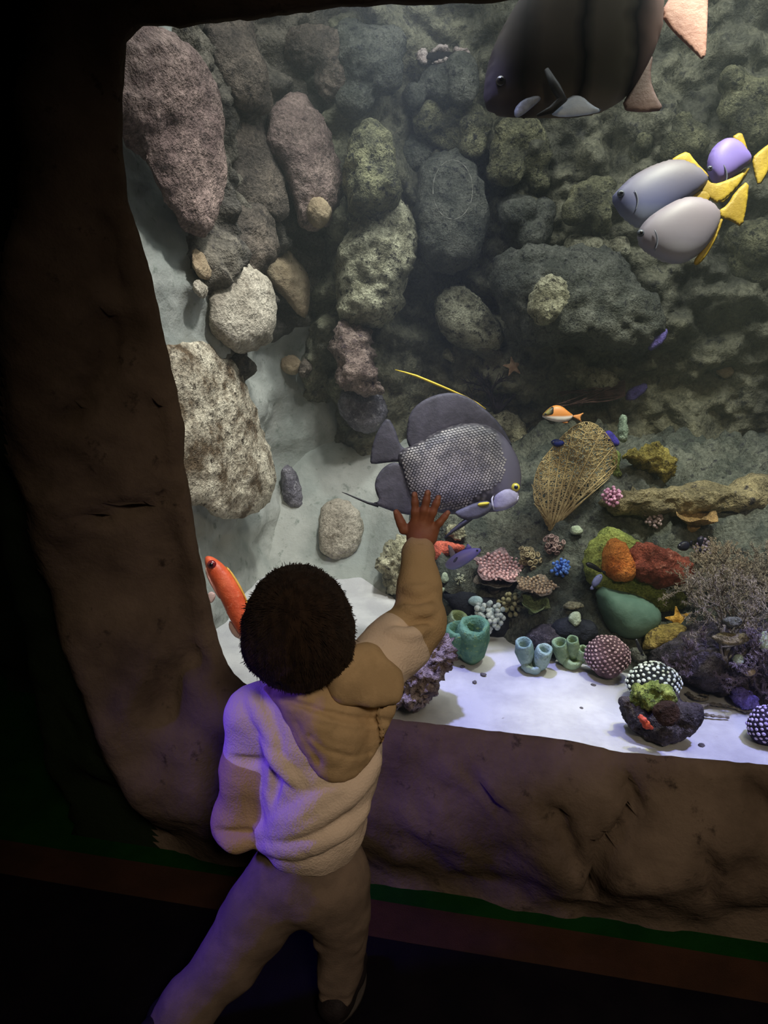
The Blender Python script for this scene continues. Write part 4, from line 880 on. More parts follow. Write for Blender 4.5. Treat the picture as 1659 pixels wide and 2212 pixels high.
bush('gorgonian', 'dark violet low gorgonian on the lower right mound', (1500, 1475), 0.24, 1.0, 130, (62, 54, 62), (92, 82, 92), 13, 4, 0.0035, 9, 26)
bush('gorgonian', 'grey violet gorgonian at the right edge of the mound', (1650, 1500), 0.22, 0.8, 190, (70, 62, 70), (100, 90, 100), 14, 4, 0.0035, 8, 26)
bush('gorgonian', 'grey brown feathery gorgonian at the right edge beside the red sponge', (1625, 1330), 0.4, 0.8, 200, (84, 78, 70), (116, 108, 96), 17, 4, 0.0035, 9, 20)
bush('black_coral', 'black feathery branching coral behind the dorsal fin of the angelfish', (1078, 892), 0.90, 0.55, 135, (34, 28, 34), (58, 48, 54), 15, 4, 0.007, 7, 6, ang=0.35)
bush('white_branch_coral', 'small white branching coral beside the dark red sponge', (1435, 1285), 0.42, 0.8, 50, (168, 170, 170), (206, 208, 206), 16, 3, 0.0022, 5, 0)

# ================================================================== FISH
def zpts(zx, zy, zs): return lambda pts: Z(zx, zy, zs, pts)
def fin(t, name, poly, d, mat, th=0.003, step=5, rays=True, slope=(0, 0), off=0.0, smooth=1):
    V, Fc = inflate(poly, d+off, th, th, step, 0.35, smooth, slope)
    return obj(name, V, Fc, mat, t)
def eye(t, x, y, d, rpx, ring_c, pupil_c=(14, 12, 14), off=0.0, name='eye'):
    p = at_d(x, y, d+off); R = rpx/F*d; V, Fc = ball(p, (R, R, R*0.8), 16, 10, np.array([RV, UV, WV])); o = obj(name, V, Fc, plain('eye_%d_%d_%d' % ring_c, ring_c, 0.2, 0.6), t)
    V, Fc = ball(p-WV*R*0.42, (R*0.58, R*0.58, R*0.48), 12, 8, np.array([RV, UV, WV])); obj('pupil', V, Fc, plain('pupil_%d' % pupil_c[0], pupil_c, 0.15, 0.7), o); return o
def rayfin(name, c1, c2, scale=90):
    """fin membrane with fine fin rays"""
    return mottled(name, c1, c2, scale=14, bump=0.12, fine=scale, rough=0.55, spec=0.35)

# --- the grey angelfish
A_ = zpts(760, 650, 3.456)
YF = 0.40; dF = depth_y(980, 1000, YF)
body = A_([(345, 1120), (480, 1065), (620, 975), (780, 915), (950, 905), (1090, 960), (1180, 1060), (1245, 1180), (1268, 1300), (1262, 1370), (1250, 1430), (1245, 1495), (1215, 1525), (1150, 1562), (1060, 1578), (950, 1575), (850, 1595), (700, 1592), (560, 1560), (440, 1480), (395, 1350), (370, 1240), (335, 1190)])
t = thing('angelfish', 'large grey angelfish with pale speckled scales swimming above the child hand', 'fish', at_d(980, 1110, dF))
V, Fc = inflate(body, dF, 0.036, 0.036, 5, 0.6, 1)
pb = np.array(t['base'])
# body colour: dark at back and breast, paler speckled flank, lavender face
m, nt, b = nodes_of('angelfish_skin'); N, L = nt.nodes, nt.links
tc = N.new('ShaderNodeTexCoord'); vo = N.new('ShaderNodeTexVoronoi'); vo.inputs['Scale'].default_value = 105; L.new(tc.outputs['Object'], vo.inputs['Vector'])
rr = N.new('ShaderNodeValToRGB'); rr.color_ramp.elements[0].color = lin((92, 88, 92)); rr.color_ramp.elements[1].color = lin((46, 42, 48)); rr.color_ramp.elements[0].position = 0.2; rr.color_ramp.elements[1].position = 0.6
L.new(vo.outputs['Distance'], rr.inputs['Fac']); sx = N.new('ShaderNodeSeparateXYZ'); L.new(tc.outputs['Object'], sx.inputs[0])
fx = (at_d(760+1085/3.456, 650+1400/3.456, dF)-pb); fx2 = (at_d(760+1180/3.456, 650+1340/3.456, dF)-pb)
mr = N.new('ShaderNodeMapRange'); mr.inputs['From Min'].default_value = fx[0]-0.012; mr.inputs['From Max'].default_value = fx[0]+0.014; L.new(sx.outputs[0], mr.inputs['Value'])
mx = N.new('ShaderNodeMix'); mx.data_type = 'RGBA'; L.new(mr.outputs['Result'], mx.inputs['Factor']); L.new(rr.outputs['Color'], mx.inputs[6]); mx.inputs[7].default_value = lin((96, 92, 108)); L.new(mx.outputs[2], b.inputs['Base Color'])
b.inputs['Roughness'].default_value = 0.5
obj('body', V, Fc, m, t)
fb = BVHTree.FromPolygons([tuple(v) for v in V], Fc)
# scales: overlapping little plates following the flank
Psc = np.array(A_([(365, 1130), (500, 1075), (640, 990), (790, 935), (940, 930), (1060, 985), (1120, 1080), (1150, 1200), (1130, 1320), (1040, 1400), (940, 1440), (860, 1530), (700, 1560), (560, 1530), (450, 1450), (405, 1340), (380, 1230)]))
sv, sf = [], []; st = 7.2; rows = 0
y = Psc[:, 1].min()
while y < Psc[:, 1].max():
    x = Psc[:, 0].min()+(st/2 if rows % 2 else 0)
    while x < Psc[:, 0].max():
        ca, sa = math.cos(-0.22), math.sin(-0.22); cx, cy = Psc.mean(0); X = cx+(x-cx)*ca-(y-cy)*sa; Y_ = cy+(x-cx)*sa+(y-cy)*ca
        if inside(Psc, np.array([X]), np.array([Y_]))[0]:
            h = fb.ray_cast(Vector(CAM), Vector(ray(X, Y_)).normalized())
            if h[0] is not None:
                p = np.array(h[0]); nn = np.array(h[1]); nn = nn if nn@WV < 0 else -nn; hx = RV*ca+(-UV)*sa; hx = hx-nn*(hx@nn); hx /= np.linalg.norm(hx); hy = np.cross(nn, hx); R = st/F*dF*0.42
                n = len(sv)
                for k in range(6):
                    a = 2*math.pi*k/6; sv.append(p+hx*R*1.0*math.cos(a)+hy*R*0.85*math.sin(a)+nn*(0.0006+0.0009*(0.5-0.5*math.cos(a))))
                sv.append(p+nn*0.0016-hx*R*0.2)
                for k in range(6): sf.append((n+k, n+(k+1) % 6, n+6))
        x += st
    y += st*0.72; rows += 1
o = obj('scales', np.array(sv), sf, mottled('pale_scales', (110, 108, 112), (170, 164, 160), scale=30, bump=0, rough=0.45, spec=0.4), t); o['kind'] = 'stuff'
m_afin = rayfin('angel_fin', (58, 56, 66), (80, 77, 90))
fin(t, 'dorsal_fin', A_([(425, 1085), (408, 1040), (410, 950), (430, 840), (500, 760), (620, 700), (760, 680), (880, 720), (1000, 810), (1120, 930), (1215, 1110), (1150, 1060), (1050, 980), (900, 940), (780, 940), (640, 990), (500, 1090), (440, 1110)]), dF, m_afin, 0.0035)
V, Fc = tube([at_d(*q, dF+0.004*k) for k, q in enumerate(A_([(1000, 808), (940, 765), (860, 722), (720, 660), (600, 610), (480, 560), (390, 532), (322, 514)]))][::-1], [0.0006, 0.0018, 0.0028, 0.0030, 0.0026, 0.002, 0.0015, 0.001], 7)
obj('dorsal_filament', V, Fc, plain('filament_yellow', (226, 196, 60), 0.5), t)['label'] = 'bright yellow trailing fin filament'
fin(t, 'tail_fin', A_([(400, 1200), (280, 1205), (150, 1222), (133, 1195), (158, 1050), (208, 940), (268, 862), (322, 950), (362, 1080), (410, 1110)]), dF, m_afin, 0.003)
af = fin(t, 'anal_fin', A_([(400, 1240), (330, 1203), (280, 1212), (215, 1262), (168, 1350), (178, 1430), (212, 1500), (140, 1506), (230, 1545), (330, 1580), (460, 1605), (600, 1575), (520, 1480), (440, 1330)]), dF, m_afin, 0.0035)
V, Fc = tube([at_d(*q, dF) for q in A_([(200, 1530), (120, 1508), (40, 1475), (-40, 1440), (-75, 1428)])], [0.004, 0.0028, 0.002, 0.0014, 0.0006], 6); obj('filament', V, Fc, plain('filament_black', (34, 32, 40), 0.5), af)
V, Fc = inflate(A_([(1048, 1445), (1075, 1425), (1130, 1395), (1190, 1400), (1248, 1430), (1246, 1490), (1215, 1527), (1150, 1562), (1058, 1572), (1045, 1530)]), dF-0.020, 0.012, 0.006, 4); obj('gill_cover', V, Fc, mottled('lavender_cheek', (132, 128, 150), (158, 154, 174), scale=30, bump=0.1, rough=0.5), t)
V, Fc = tube([at_d(*q, dF-0.027) for q in A_([(1060, 1440), (1046, 1480), (1050, 1520), (1062, 1560)])], [0.001, 0.0022, 0.0024, 0.001], 6); obj('cheek_line', V, Fc, plain('pale_line', (206, 204, 214), 0.5), t)
V, Fc = inflate(A_([(1205, 1500), (1215, 1470), (1238, 1438), (1248, 1450), (1246, 1488), (1222, 1512)]), dF-0.016, 0.012, 0.01, 3); obj('lips', V, Fc, plain('lip_white', (206, 200, 226), 0.5), t)
V, Fc = inflate(A_([(935, 1530), (945, 1508), (1000, 1500), (1030, 1503), (1028, 1518), (970, 1535)]), dF-0.034, 0.004, 0.004, 3); obj('fin_base_mark', V, Fc, plain('mark_yellow', (222, 204, 60), 0.5), t)
fin(t, 'pectoral_fin', A_([(760, 1580), (840, 1540), (940, 1500), (1035, 1490), (1052, 1560), (960, 1622), (850, 1640), (790, 1610)]), dF, rayfin('dark_pectoral', (58, 56, 62), (84, 82, 88)), 0.004, off=-0.030)
V, Fc = tube([at_d(*q, dF-0.025) for q in A_([(900, 1610), (820, 1670), (750, 1720), (690, 1772)])], [0.006, 0.006, 0.004, 0.0015], 6); obj('pelvic_fin', V, Fc, plain('dark_fin', (46, 44, 48), 0.6), t)
eye(t, 760+1222/3.456, 650+1392/3.456, dF, 9.5, (214, 200, 70), (20, 24, 60), off=-0.022)

# --- silver moonfish
S_ = zpts(1160, 0, 3.16)
def moonfish(label, body, fins, eyeat, Y, c_top, c_mid, c_low, seed, thick=0.028, eyer=8):
    c = centroid(body); d = depth_y(c[0], c[1], Y); t = thing('moonfish', label, 'fish', at_d(c[0], max(q[1] for q in body), d), 'silver moonfish at the right')
    V, Fc = inflate(body, d, thick, thick, 5, 0.5, 1); H = V[:, 2].max()-V[:, 2].min()
    obj('body', V, Fc, ramp_axis('moonfish_skin%d' % seed, 2, [(0.0, c_low), (0.45, c_mid), (1.0, c_top)], V[:, 2].min()-t['base'][2], V[:, 2].max()-t['base'][2], 0.02, rough=0.5, spec=0.35), t)
    for nm, poly, th in fins: fin(t, nm, poly, d+0.002, rayfin('moon_yellow', (150, 122, 26), (190, 160, 48)), th, 4)
    eye(t, eyeat[0], eyeat[1], d, eyer, (70, 74, 84), (8, 8, 10), off=-thick*0.62)
    g = [(eyeat[0]+30+7*math.sin(f*3), eyeat[1]-8+46*f) for f in np.linspace(0, 1, 8)]; V, Fc = tube([at_d(q[0], q[1], d-thick*0.93) for q in g], [0.0006, 0.0012, 0.0014, 0.0014, 0.0014, 0.0012, 0.001, 0.0005], 5); obj('gill_line', V, Fc, plain('gill_grey', (90, 92, 104), 0.5), t)
    return t
moonfish('silver blue moonfish with yellow dorsal fin facing left', S_([(498, 1360), (560, 1285), (650, 1200), (780, 1130), (920, 1088), (1040, 1110), (1140, 1180), (1180, 1235), (1080, 1330), (950, 1420), (830, 1500), (720, 1550), (690, 1562), (620, 1510), (560, 1450)]),
         [('dorsal_fin', S_([(900, 1100), (960, 1060), (1030, 1028), (1080, 1100), (1185, 1205), (1150, 1215), (1040, 1130)]), 0.003), ('tail_fin', S_([(1150, 1210), (1200, 1260), (1300, 1230), (1440, 1160), (1380, 1270), (1240, 1400), (1170, 1350), (1100, 1310)]), 0.003), ('anal_fin', S_([(1030, 1330), (1150, 1290), (1200, 1330), (1150, 1400), (1060, 1420)]), 0.003)], S_([(572, 1322)])[0], 0.42, (104, 96, 100), (82, 86, 122), (132, 140, 152), 1)
moonfish('pale silver moonfish lowest of the three moonfish', S_([(680, 1590), (740, 1500), (850, 1420), (980, 1350), (1100, 1350), (1200, 1390), (1262, 1470), (1205, 1620), (1120, 1730), (1000, 1802), (900, 1800), (780, 1740), (700, 1680)]),
         [('tail_fin', S_([(1235, 1440), (1300, 1400), (1350, 1310), (1450, 1220), (1435, 1400), (1400, 1560), (1330, 1510), (1260, 1490)]), 0.003), ('anal_fin', S_([(1060, 1790), (1130, 1700), (1215, 1590), (1255, 1480), (1275, 1500), (1220, 1640), (1150, 1760), (1090, 1820)]), 0.003)], S_([(707, 1592)])[0], 0.33, (126, 115, 122), (118, 113, 126), (158, 158, 164), 2)
moonfish('violet moonfish topmost and smallest of the three moonfish', S_([(1165, 1160), (1162, 1080), (1210, 990), (1300, 935), (1390, 980), (1440, 1050), (1475, 1090), (1400, 1160), (1300, 1230), (1220, 1258), (1188, 1210)]),
         [('dorsal_fin', S_([(1320, 940), (1395, 895), (1420, 960), (1450, 1060), (1390, 1000)]), 0.003), ('tail_fin', S_([(1465, 1080), (1530, 1020), (1600, 970), (1590, 1160), (1510, 1285), (1480, 1180)]), 0.003), ('anal_fin', S_([(1290, 1235), (1465, 1120), (1420, 1220), (1330, 1330), (1260, 1400), (1230, 1330)]), 0.003)], S_([(1180, 1150)])[0], 0.50, (118, 100, 170), (126, 108, 182), (140, 122, 190), 3, 0.022, 6)

# --- the big dark banded fish close to the glass
bigb = [(1043, 226), (1048, 160), (1068, 92), (1108, 20), (1160, -60), (1230, -105), (1310, -110), (1390, -60), (1432, 0), (1432, 60), (1408, 125), (1372, 190), (1325, 233), (1262, 246), (1185, 248), (1120, 250), (1068, 244)]
dB = depth_y(1240, 80, 0.24)
t = thing('banded_fish', 'large dark brown banded fish at the top of the window', 'fish', at_d(1240, 250, dB))
V, Fc = inflate(bigb, dB, 0.05, 0.05, 8, 0.5); x0 = V[:, 0].min()-t['base'][0]; x1 = V[:, 0].max()-t['base'][0]
obj('body', V, Fc, ramp_axis('banded_skin', 0, [(0.0, (44, 38, 36)), (0.16, (74, 66, 64)), (0.28, (34, 27, 25)), (0.38, (78, 68, 58)), (0.54, (84, 75, 64)), (0.60, (18, 15, 14)), (0.67, (100, 92, 80)), (0.82, (112, 104, 90)), (0.89, (18, 14, 14)), (1.0, (110, 88, 82))], x0, x1, 0.03, 0.75, 0.15), t)
fin(t, 'tail_fin', [(1425, 30), (1450, -10), (1480, -50), (1530, -30), (1528, 60), (1524, 138), (1490, 104), (1450, 66)], dB, rayfin('rose_tail', (170, 122, 108), (198, 150, 134)), 0.004)
fin(t, 'anal_fin', [(1368, 180), (1392, 140), (1412, 110), (1404, 170), (1416, 205), (1436, 238), (1390, 244), (1338, 238)], dB, rayfin('brown_anal', (112, 88, 82), (140, 112, 104)), 0.004)
fin(t, 'pelvic_fin', [(1186, 248), (1208, 232), (1232, 206), (1256, 206), (1280, 228), (1305, 240), (1260, 250), (1215, 254)], dB, rayfin('blue_white_fin', (176, 190, 210), (206, 216, 230)), 0.005, off=-0.035)['label'] = 'bluish white belly fin'
fin(t, 'pectoral_fin', [(1110, 236), (1128, 215), (1160, 205), (1172, 212), (1150, 232), (1128, 250), (1112, 256)], dB, rayfin('pale_pectoral', (130, 134, 146), (170, 176, 190)), 0.004, off=-0.035)
V, Fc = tube([at_d(*q, dB-0.056) for q in [(1180, 150), (1200, 190), (1215, 215), (1190, 238), (1160, 250)]], [0.004, 0.008, 0.008, 0.006, 0.002], 7); obj('ventral_fin', V, Fc, plain('black_fin', (22, 18, 16), 0.6), t)
eye(t, 1082, 175, dB, 11, (60, 52, 44), off=-0.03)

# --- the red fish half hidden by the child head
R_ = zpts(420, 1030, 2.765)
redb = R_([(56, 492), (75, 468), (120, 482), (180, 528), (240, 610), (290, 700), (325, 800), (345, 900), (345, 985), (320, 1000), (265, 940), (210, 850), (160, 740), (118, 655), (80, 590)])
dR = depth_y(500, 1300, 0.16)
t = thing('red_fish', 'orange red big eyed fish left of the child head', 'fish', at_d(520, 1390, dR))
V, Fc = inflate(redb, dR, 0.022, 0.022, 5, 0.5); obj('body', V, Fc, mottled('red_skin', (206, 82, 48), (226, 104, 66), (232, 140, 110), scale=16, bump=0.15, fine=110, rough=0.4, spec=0.4, c3amt=0.1), t)
fin(t, 'dorsal_fin', R_([(180, 526), (215, 555), (265, 630), (305, 710), (338, 800), (330, 830), (300, 730), (250, 640), (200, 565)]), dR, rayfin('red_dorsal', (206, 150, 60), (226, 176, 84)), 0.002, 3)
fin(t, 'pectoral_fin', R_([(76, 720), (82, 690), (110, 684), (130, 705), (118, 740), (95, 760)]), dR, rayfin('pale_rose_fin', (206, 172, 168), (226, 196, 190)), 0.002, 3, off=-0.012)
fin(t, 'anal_fin', R_([(215, 850), (200, 890), (230, 950), (280, 975), (300, 950)]), dR, MATS['pale_rose_fin'], 0.002, 3)
fin(t, 'tail_fin', R_([(320, 980), (345, 975), (400, 1040), (420, 1110), (370, 1080), (330, 1090)]), dR, MATS['pale_rose_fin'], 0.002, 4)
V, Fc = inflate(R_([(62, 540), (80, 535), (100, 600), (130, 650), (160, 735), (140, 720), (100, 650), (70, 590)]), dR-0.006, 0.008, 0.004, 3); obj('pale_jaw', V, Fc, mottled('pale_jaw', (226, 160, 150), (236, 186, 176), scale=30, bump=0.1), t)
eye(t, *R_([(104, 524)])[0], dR, 10, (120, 30, 36), (18, 8, 16), off=-0.013)

# --- small orange white fish
O_ = zpts(1160, 650, 3.325)
ob = O_([(28, 828), (80, 772), (128, 746), (180, 755), (230, 798), (268, 824), (232, 862), (180, 872), (120, 867), (66, 850)])
dO = depth_y(1205, 895, 0.70); t = thing('orange_fish', 'small orange and white fish above the sea fan', 'fish', at_d(1205, 913, dO))
V, Fc = inflate(ob, dO, 0.010, 0.010, 3, 0.5); zz = V[:, 2]-t['base'][2]
obj('body', V, Fc, ramp_axis('orange_white', 2, [(0.0, (220, 212, 206)), (0.36, (226, 218, 210)), (0.48, (190, 118, 50)), (1.0, (204, 130, 60))], zz.min(), zz.max(), 0.004), t)
V, Fc = inflate(O_([(32, 825), (80, 775), (120, 752), (124, 800), (118, 826), (70, 828)]), dO-0.004, 0.0075, 0.004, 2.5); obj('face_patch', V, Fc, ramp_axis('dark_face', 0, [(0, (150, 138, 80)), (0.5, (120, 112, 60)), (0.75, (50, 46, 34)), (1, (30, 28, 24))], V[:, 0].min()-t['base'][0], V[:, 0].max()-t['base'][0]), t)
fin(t, 'tail_fin', O_([(255, 822), (300, 815), (345, 798), (318, 826), (312, 848), (325, 874), (285, 848), (258, 838)]), dO, rayfin('orange_fin', (190, 120, 60), (210, 150, 90)), 0.0015, 2.5)
fin(t, 'pectoral_fin', O_([(170, 868), (200, 866), (240, 866), (215, 880), (185, 880)]), dO, MATS['orange_fin'], 0.0015, 2.5)
eye(t, *O_([(62, 812)])[0], dO, 2.6, (60, 56, 40), off=-0.0085)

# --- purple blue wrasse
W_ = zpts(780, 1150, 3.607)
dW = depth_y(998, 1205, 0.42); t = thing('wrasse', 'lavender blue wrasse swimming right of the raised sleeve', 'fish', at_d(998, 1230, dW))
V, Fc = inflate(W_([(648, 262), (672, 215), (755, 152), (850, 120), (948, 126), (905, 182), (830, 242), (742, 292), (682, 290)]), dW, 0.011, 0.011, 3.5, 0.5)
obj('body', V, Fc, ramp_axis('wrasse_skin', 2, [(0.0, (126, 124, 152)), (0.5, (118, 114, 168)), (1.0, (140, 130, 226))], V[:, 2].min()-t['base'][2], V[:, 2].max()-t['base'][2], 0.008), t)
fin(t, 'dorsal_fin', W_([(765, 150), (820, 118), (824, 80), (846, 100), (870, 122), (820, 135)]), dW, rayfin('violet_fin', (120, 110, 200), (150, 140, 230)), 0.0015, 3)
fin(t, 'tail_fin', W_([(700, 215), (690, 170), (672, 90), (705, 110), (728, 150), (740, 175)]), dW, rayfin('grey_fin', (124, 116, 130), (160, 150, 160)), 0.0015, 3, off=0.004)
fin(t, 'pectoral_fin', W_([(715, 228), (738, 195), (756, 190), (745, 222), (724, 238)]), dW, plain('wrasse_pec', (84, 84, 110), 0.5), 0.0015, 2.5, off=-0.011)
eye(t, *W_([(905, 142)])[0], dW, 2.6, (80, 76, 120), off=-0.007)

# --- tiny fish
def tiny(label, pts, tail, Y, c1, ex, ey, name='small_fish'):
    c = centroid(pts); d = depth_y(c[0], c[1], Y); t = thing(name, label, 'fish', at_d(c[0], max(q[1] for q in pts), d)); mt = mottled('tiny_%d_%d_%d' % c1, c1, tuple(min(255, int(q*1.3)) for q in c1), scale=40, bump=0.1, rough=0.4)
    V, Fc = inflate(pts, d, 0.006, 0.006, 2.6, 0.5); obj('body', V, Fc, mt, t); fin(t, 'tail_fin', tail, d, mt, 0.0012, 2.6); eye(t, ex, ey, d, 1.6, (120, 120, 130), off=-0.0045); return t
tiny('tiny dark blue fish left of the sea fan top', [(1188, 955), (1198, 948), (1212, 950), (1222, 957), (1212, 965), (1198, 965)], [(1220, 957), (1234, 949), (1231, 958), (1234, 966)], 0.72, (22, 30, 84), 1195, 955)
tiny('tiny black fish above the brown bush, left of the pair', [(1461, 1182), (1470, 1170), (1486, 1168), (1492, 1180), (1484, 1190), (1470, 1190)], [(1488, 1172), (1496, 1164), (1496, 1178), (1492, 1182)], 0.44, (22, 22, 34), 1468, 1178)
tiny('tiny black fish above the brown bush, right of the pair', [(1504, 1163), (1514, 1158), (1522, 1160), (1519, 1172), (1513, 1184), (1508, 1176)], [(1512, 1180), (1518, 1190), (1508, 1192)], 0.44, (26, 24, 38), 1515, 1163)
tiny('tiny grey blue fish at the lower left of the lime slab', [(1276, 1262), (1284, 1246), (1298, 1238), (1303, 1246), (1297, 1260), (1284, 1270)], [(1280, 1262), (1272, 1274), (1285, 1274)], 0.42, (92, 96, 132), 1297, 1244)
tiny('small black striped fish in front of the lime slab', [(1264, 1216), (1274, 1213), (1290, 1222), (1303, 1234), (1298, 1238), (1280, 1229), (1268, 1224)], [(1298, 1232), (1310, 1234), (1306, 1244)], 0.44, (24, 26, 26), 1270, 1218)
tiny('small dark fish beside the yellow rock under the green boulder', [(1372, 1378), (1378, 1382), (1386, 1400), (1390, 1412), (1382, 1410), (1374, 1394)], [(1384, 1406), (1394, 1418), (1384, 1416)], 0.31, (30, 32, 36), 1375, 1382)

# ================================================================== THE CHILD
J = at_y
hc = J(645, 1352, -0.285)                       # head centre
fw = np.array([-0.22, 0.97, 0.06]); fw /= np.linalg.norm(fw); sd = np.cross(fw, [0, 0, 1.0]); sd /= np.linalg.norm(sd); upv = np.cross(sd, fw)
HA = np.array([sd, fw, upv])                    # head axes: right, forward, up
neck = J(676, 1480, -0.262); chest = J(694, 1560, -0.262); belly = J(684, 1690, -0.262); waist = J(672, 1790, -0.268); hips = J(668, 1870, -0.275)
shL = J(556, 1540, -0.262); shR = J(800, 1455, -0.235)
elL = J(518, 1775, -0.285); wrL = J(575, 1800, -0.14)
elR = J(906, 1345, -0.150); wrR = J(904, 1192, -0.040)
hipL = J(608, 1900, -0.285); knL = J(500, 2065, -0.335); anL = J(335, 2262, -0.425)
hipR = J(728, 1895, -0.275); knR = J(738, 2030, -0.270); anR = J(730, 2148, -0.285)
ftR = anR.copy(); ftR[2] = 0.035; ftL = anL.copy(); ftL[2] = 0.035
person = tag(empty('person', (float(hips[0]), float(hips[1]), 0.0)), 'toddler in cream and tan hooded sweatshirt reaching up to touch the glass', 'person')
person['base'] = [float(hips[0]), float(hips[1]), 0.0]

m_skin = mottled('skin', (134, 86, 64), (150, 98, 74), scale=20, bump=0.05, fine=120, rough=0.55, spec=0.3)
m_hair = mottled('dark_brown_hair', (40, 27, 18), (62, 43, 29), scale=14, bump=0.6, fine=160, rough=0.6, spec=0.25, stretch=(6, 6, 0.8))
m_creamc = mottled('cream_fleece', (206, 190, 172), (222, 206, 188), scale=18, bump=0.25, fine=300, rough=0.95, spec=0.05)
m_tanc = mottled('tan_fleece', (166, 144, 110), (182, 158, 122), scale=18, bump=0.25, fine=300, rough=0.95, spec=0.05)
m_pants = mottled('beige_trousers', (108, 96, 86), (122, 108, 96), scale=18, bump=0.25, fine=300, rough=0.95, spec=0.05)
m_shoe = mottled('dark_shoe', (26, 22, 24), (36, 32, 34), scale=30, bump=0.2, rough=0.7)

# body (one continuous skin surface, mostly under clothes)
B = Blob((-0.75, -0.56, 0.0), (0.02, 0.03, 0.90), 0.0048)
B.ell(hc, (0.072, 0.084, 0.082), HA, 0.01)                                  # skull
B.ell(hc+fw*0.030-upv*0.035, (0.056, 0.056, 0.052), HA, 0.03)                # jaw and cheeks
for s_ in (-1, 1): B.ell(hc+fw*0.055+sd*0.030*s_-upv*0.036, (0.022, 0.02, 0.022), HA, 0.02)
B.ell(hc+fw*0.090-upv*0.020, (0.009, 0.010, 0.010), HA, 0.012)               # nose
B.ell(hc+fw*0.082-upv*0.043, (0.016, 0.008, 0.006), HA, 0.008)               # lips
for s_ in (-1, 1):
    B.ell(hc+fw*0.080+sd*0.027*s_+upv*0.0, (0.012, 0.008, 0.007), HA, 0.008, True)   # eye sockets
    B.ell(hc+sd*0.074*s_-upv*0.020+fw*0.004, (0.006, 0.015, 0.022), HA, 0.008)       # ears
B.cone(hc-upv*0.06-fw*0.01, neck-np.array([0, 0, 0.03]), 0.034, 0.038, 0.03)
B.path([chest, belly, waist, hips], [0.062, 0.066, 0.066, 0.066], 0.03)
B.cone(shL, shR, 0.034, 0.034, 0.03)
B.path([shL, elL, wrL], [0.030, 0.024, 0.018], 0.02); B.path([shR, elR, wrR], [0.030, 0.024, 0.019], 0.02)
B.path([hipL, knL, anL, ftL], [0.044, 0.034, 0.026, 0.026], 0.02); B.path([hipR, knR, anR, ftR], [0.044, 0.034, 0.024, 0.025], 0.02)
# left hand, relaxed in front of the body
hl = wrL+np.array([0.035, 0.035, 0.01]); B.cone(wrL, hl, 0.018, 0.021, 0.01)
bodyV, bodyF = B.mesh(2)
# right hand spread on the glass: palm + five fingers
H = Blob(J(830, 1215, -0.06)-0.03, J(995, 1045, 0.006)+0.03, 0.0019)
YG = -0.008
hp = lambda x, y, dy=0.0: J(x, y, YG+dy)
q = lambda x0, y0, s, X, Y_: (x0+X/s, y0+Y_/s)
h8 = lambda X, Y_: q(840, 1040, 10.37, X, Y_)       # pixel of the close-up of the hand
H.cone(wrR, hp(*h8(690, 1380), -0.022), 0.0185, 0.0190, 0.01)
H.cone(hp(*h8(560, 1250), -0.012), hp(*h8(560, 1010), -0.008), 0.0125, 0.0115, 0.012)
H.cone(hp(*h8(700, 1260), -0.013), hp(*h8(710, 980), -0.008), 0.0130, 0.0115, 0.012)
H.cone(hp(*h8(850, 1260), -0.012), hp(*h8(860, 1000), -0.008), 0.0125, 0.0110, 0.012)
H.cone(hp(*h8(930, 1260), -0.012), hp(*h8(1000, 1090), -0.008), 0.0105, 0.0100, 0.010)
def finger(pts, r0, r1):
    n = len(pts); P = [hp(*h8(X, Y_), -z) for X, Y_, z in pts]
    H.path(P, [r0+(r1-r0)*i/(n-1) for i in range(n)], 0.004)
    return P
fingers = [finger([(330, 1080, 0.012), (270, 930, 0.010), (215, 800, 0.007), (165, 690, 0.005)], 0.0088, 0.0056),      # thumb
           finger([(575, 930, 0.010), (590, 680, 0.011), (585, 470, 0.008), (575, 290, 0.004)], 0.0078, 0.0052),        # index
           finger([(730, 900, 0.010), (790, 650, 0.012), (840, 430, 0.008), (870, 250, 0.004)], 0.0080, 0.0053),        # middle
           finger([(890, 900, 0.010), (980, 690, 0.011), (1060, 500, 0.008), (1110, 360, 0.004)], 0.0076, 0.0051),      # ring
           finger([(1030, 1050, 0.010), (1140, 920, 0.010), (1240, 800, 0.007), (1320, 700, 0.004)], 0.0068, 0.0047)]   # little
handV, handF = H.mesh(1)
# fingers of the left hand
G_ = Blob(hl-0.06, hl+0.06, 0.0022)
G_.ell(hl, (0.020, 0.024, 0.012), None, 0.008)
for k in range(4): G_.path([hl+np.array([0.012-0.010*k, 0.015, 0.002]), hl+np.array([0.016-0.010*k, 0.034, -0.004]), hl+np.array([0.016-0.010*k, 0.040, -0.018])], [0.0065, 0.0058, 0.005], 0.003)
G_.path([hl+np.array([0.016, -0.002, 0]), hl+np.array([0.032, 0.010, -0.004]), hl+np.array([0.036, 0.022, -0.010])], [0.007, 0.0062, 0.0052], 0.004)
gV, gF = G_.mesh(1)
obj('body', *join([(bodyV, bodyF), (handV, handF), (gV, gF)]), m_skin, person)
nails = []
for P in fingers:
    d_ = P[-1]-P[-2]; d_ /= np.linalg.norm(d_); c = P[-1]+np.array([0, -0.0048, 0.001]); n_ = np.array([0, -1.0, 0]); s1 = np.cross(d_, n_); obj('fingernail', *ball(c, (0.0034, 0.0045, 0.0012), 8, 6, np.array([s1, d_, n_])), mottled('nail', (170, 124, 104), (184, 138, 118), scale=60, bump=0), person)
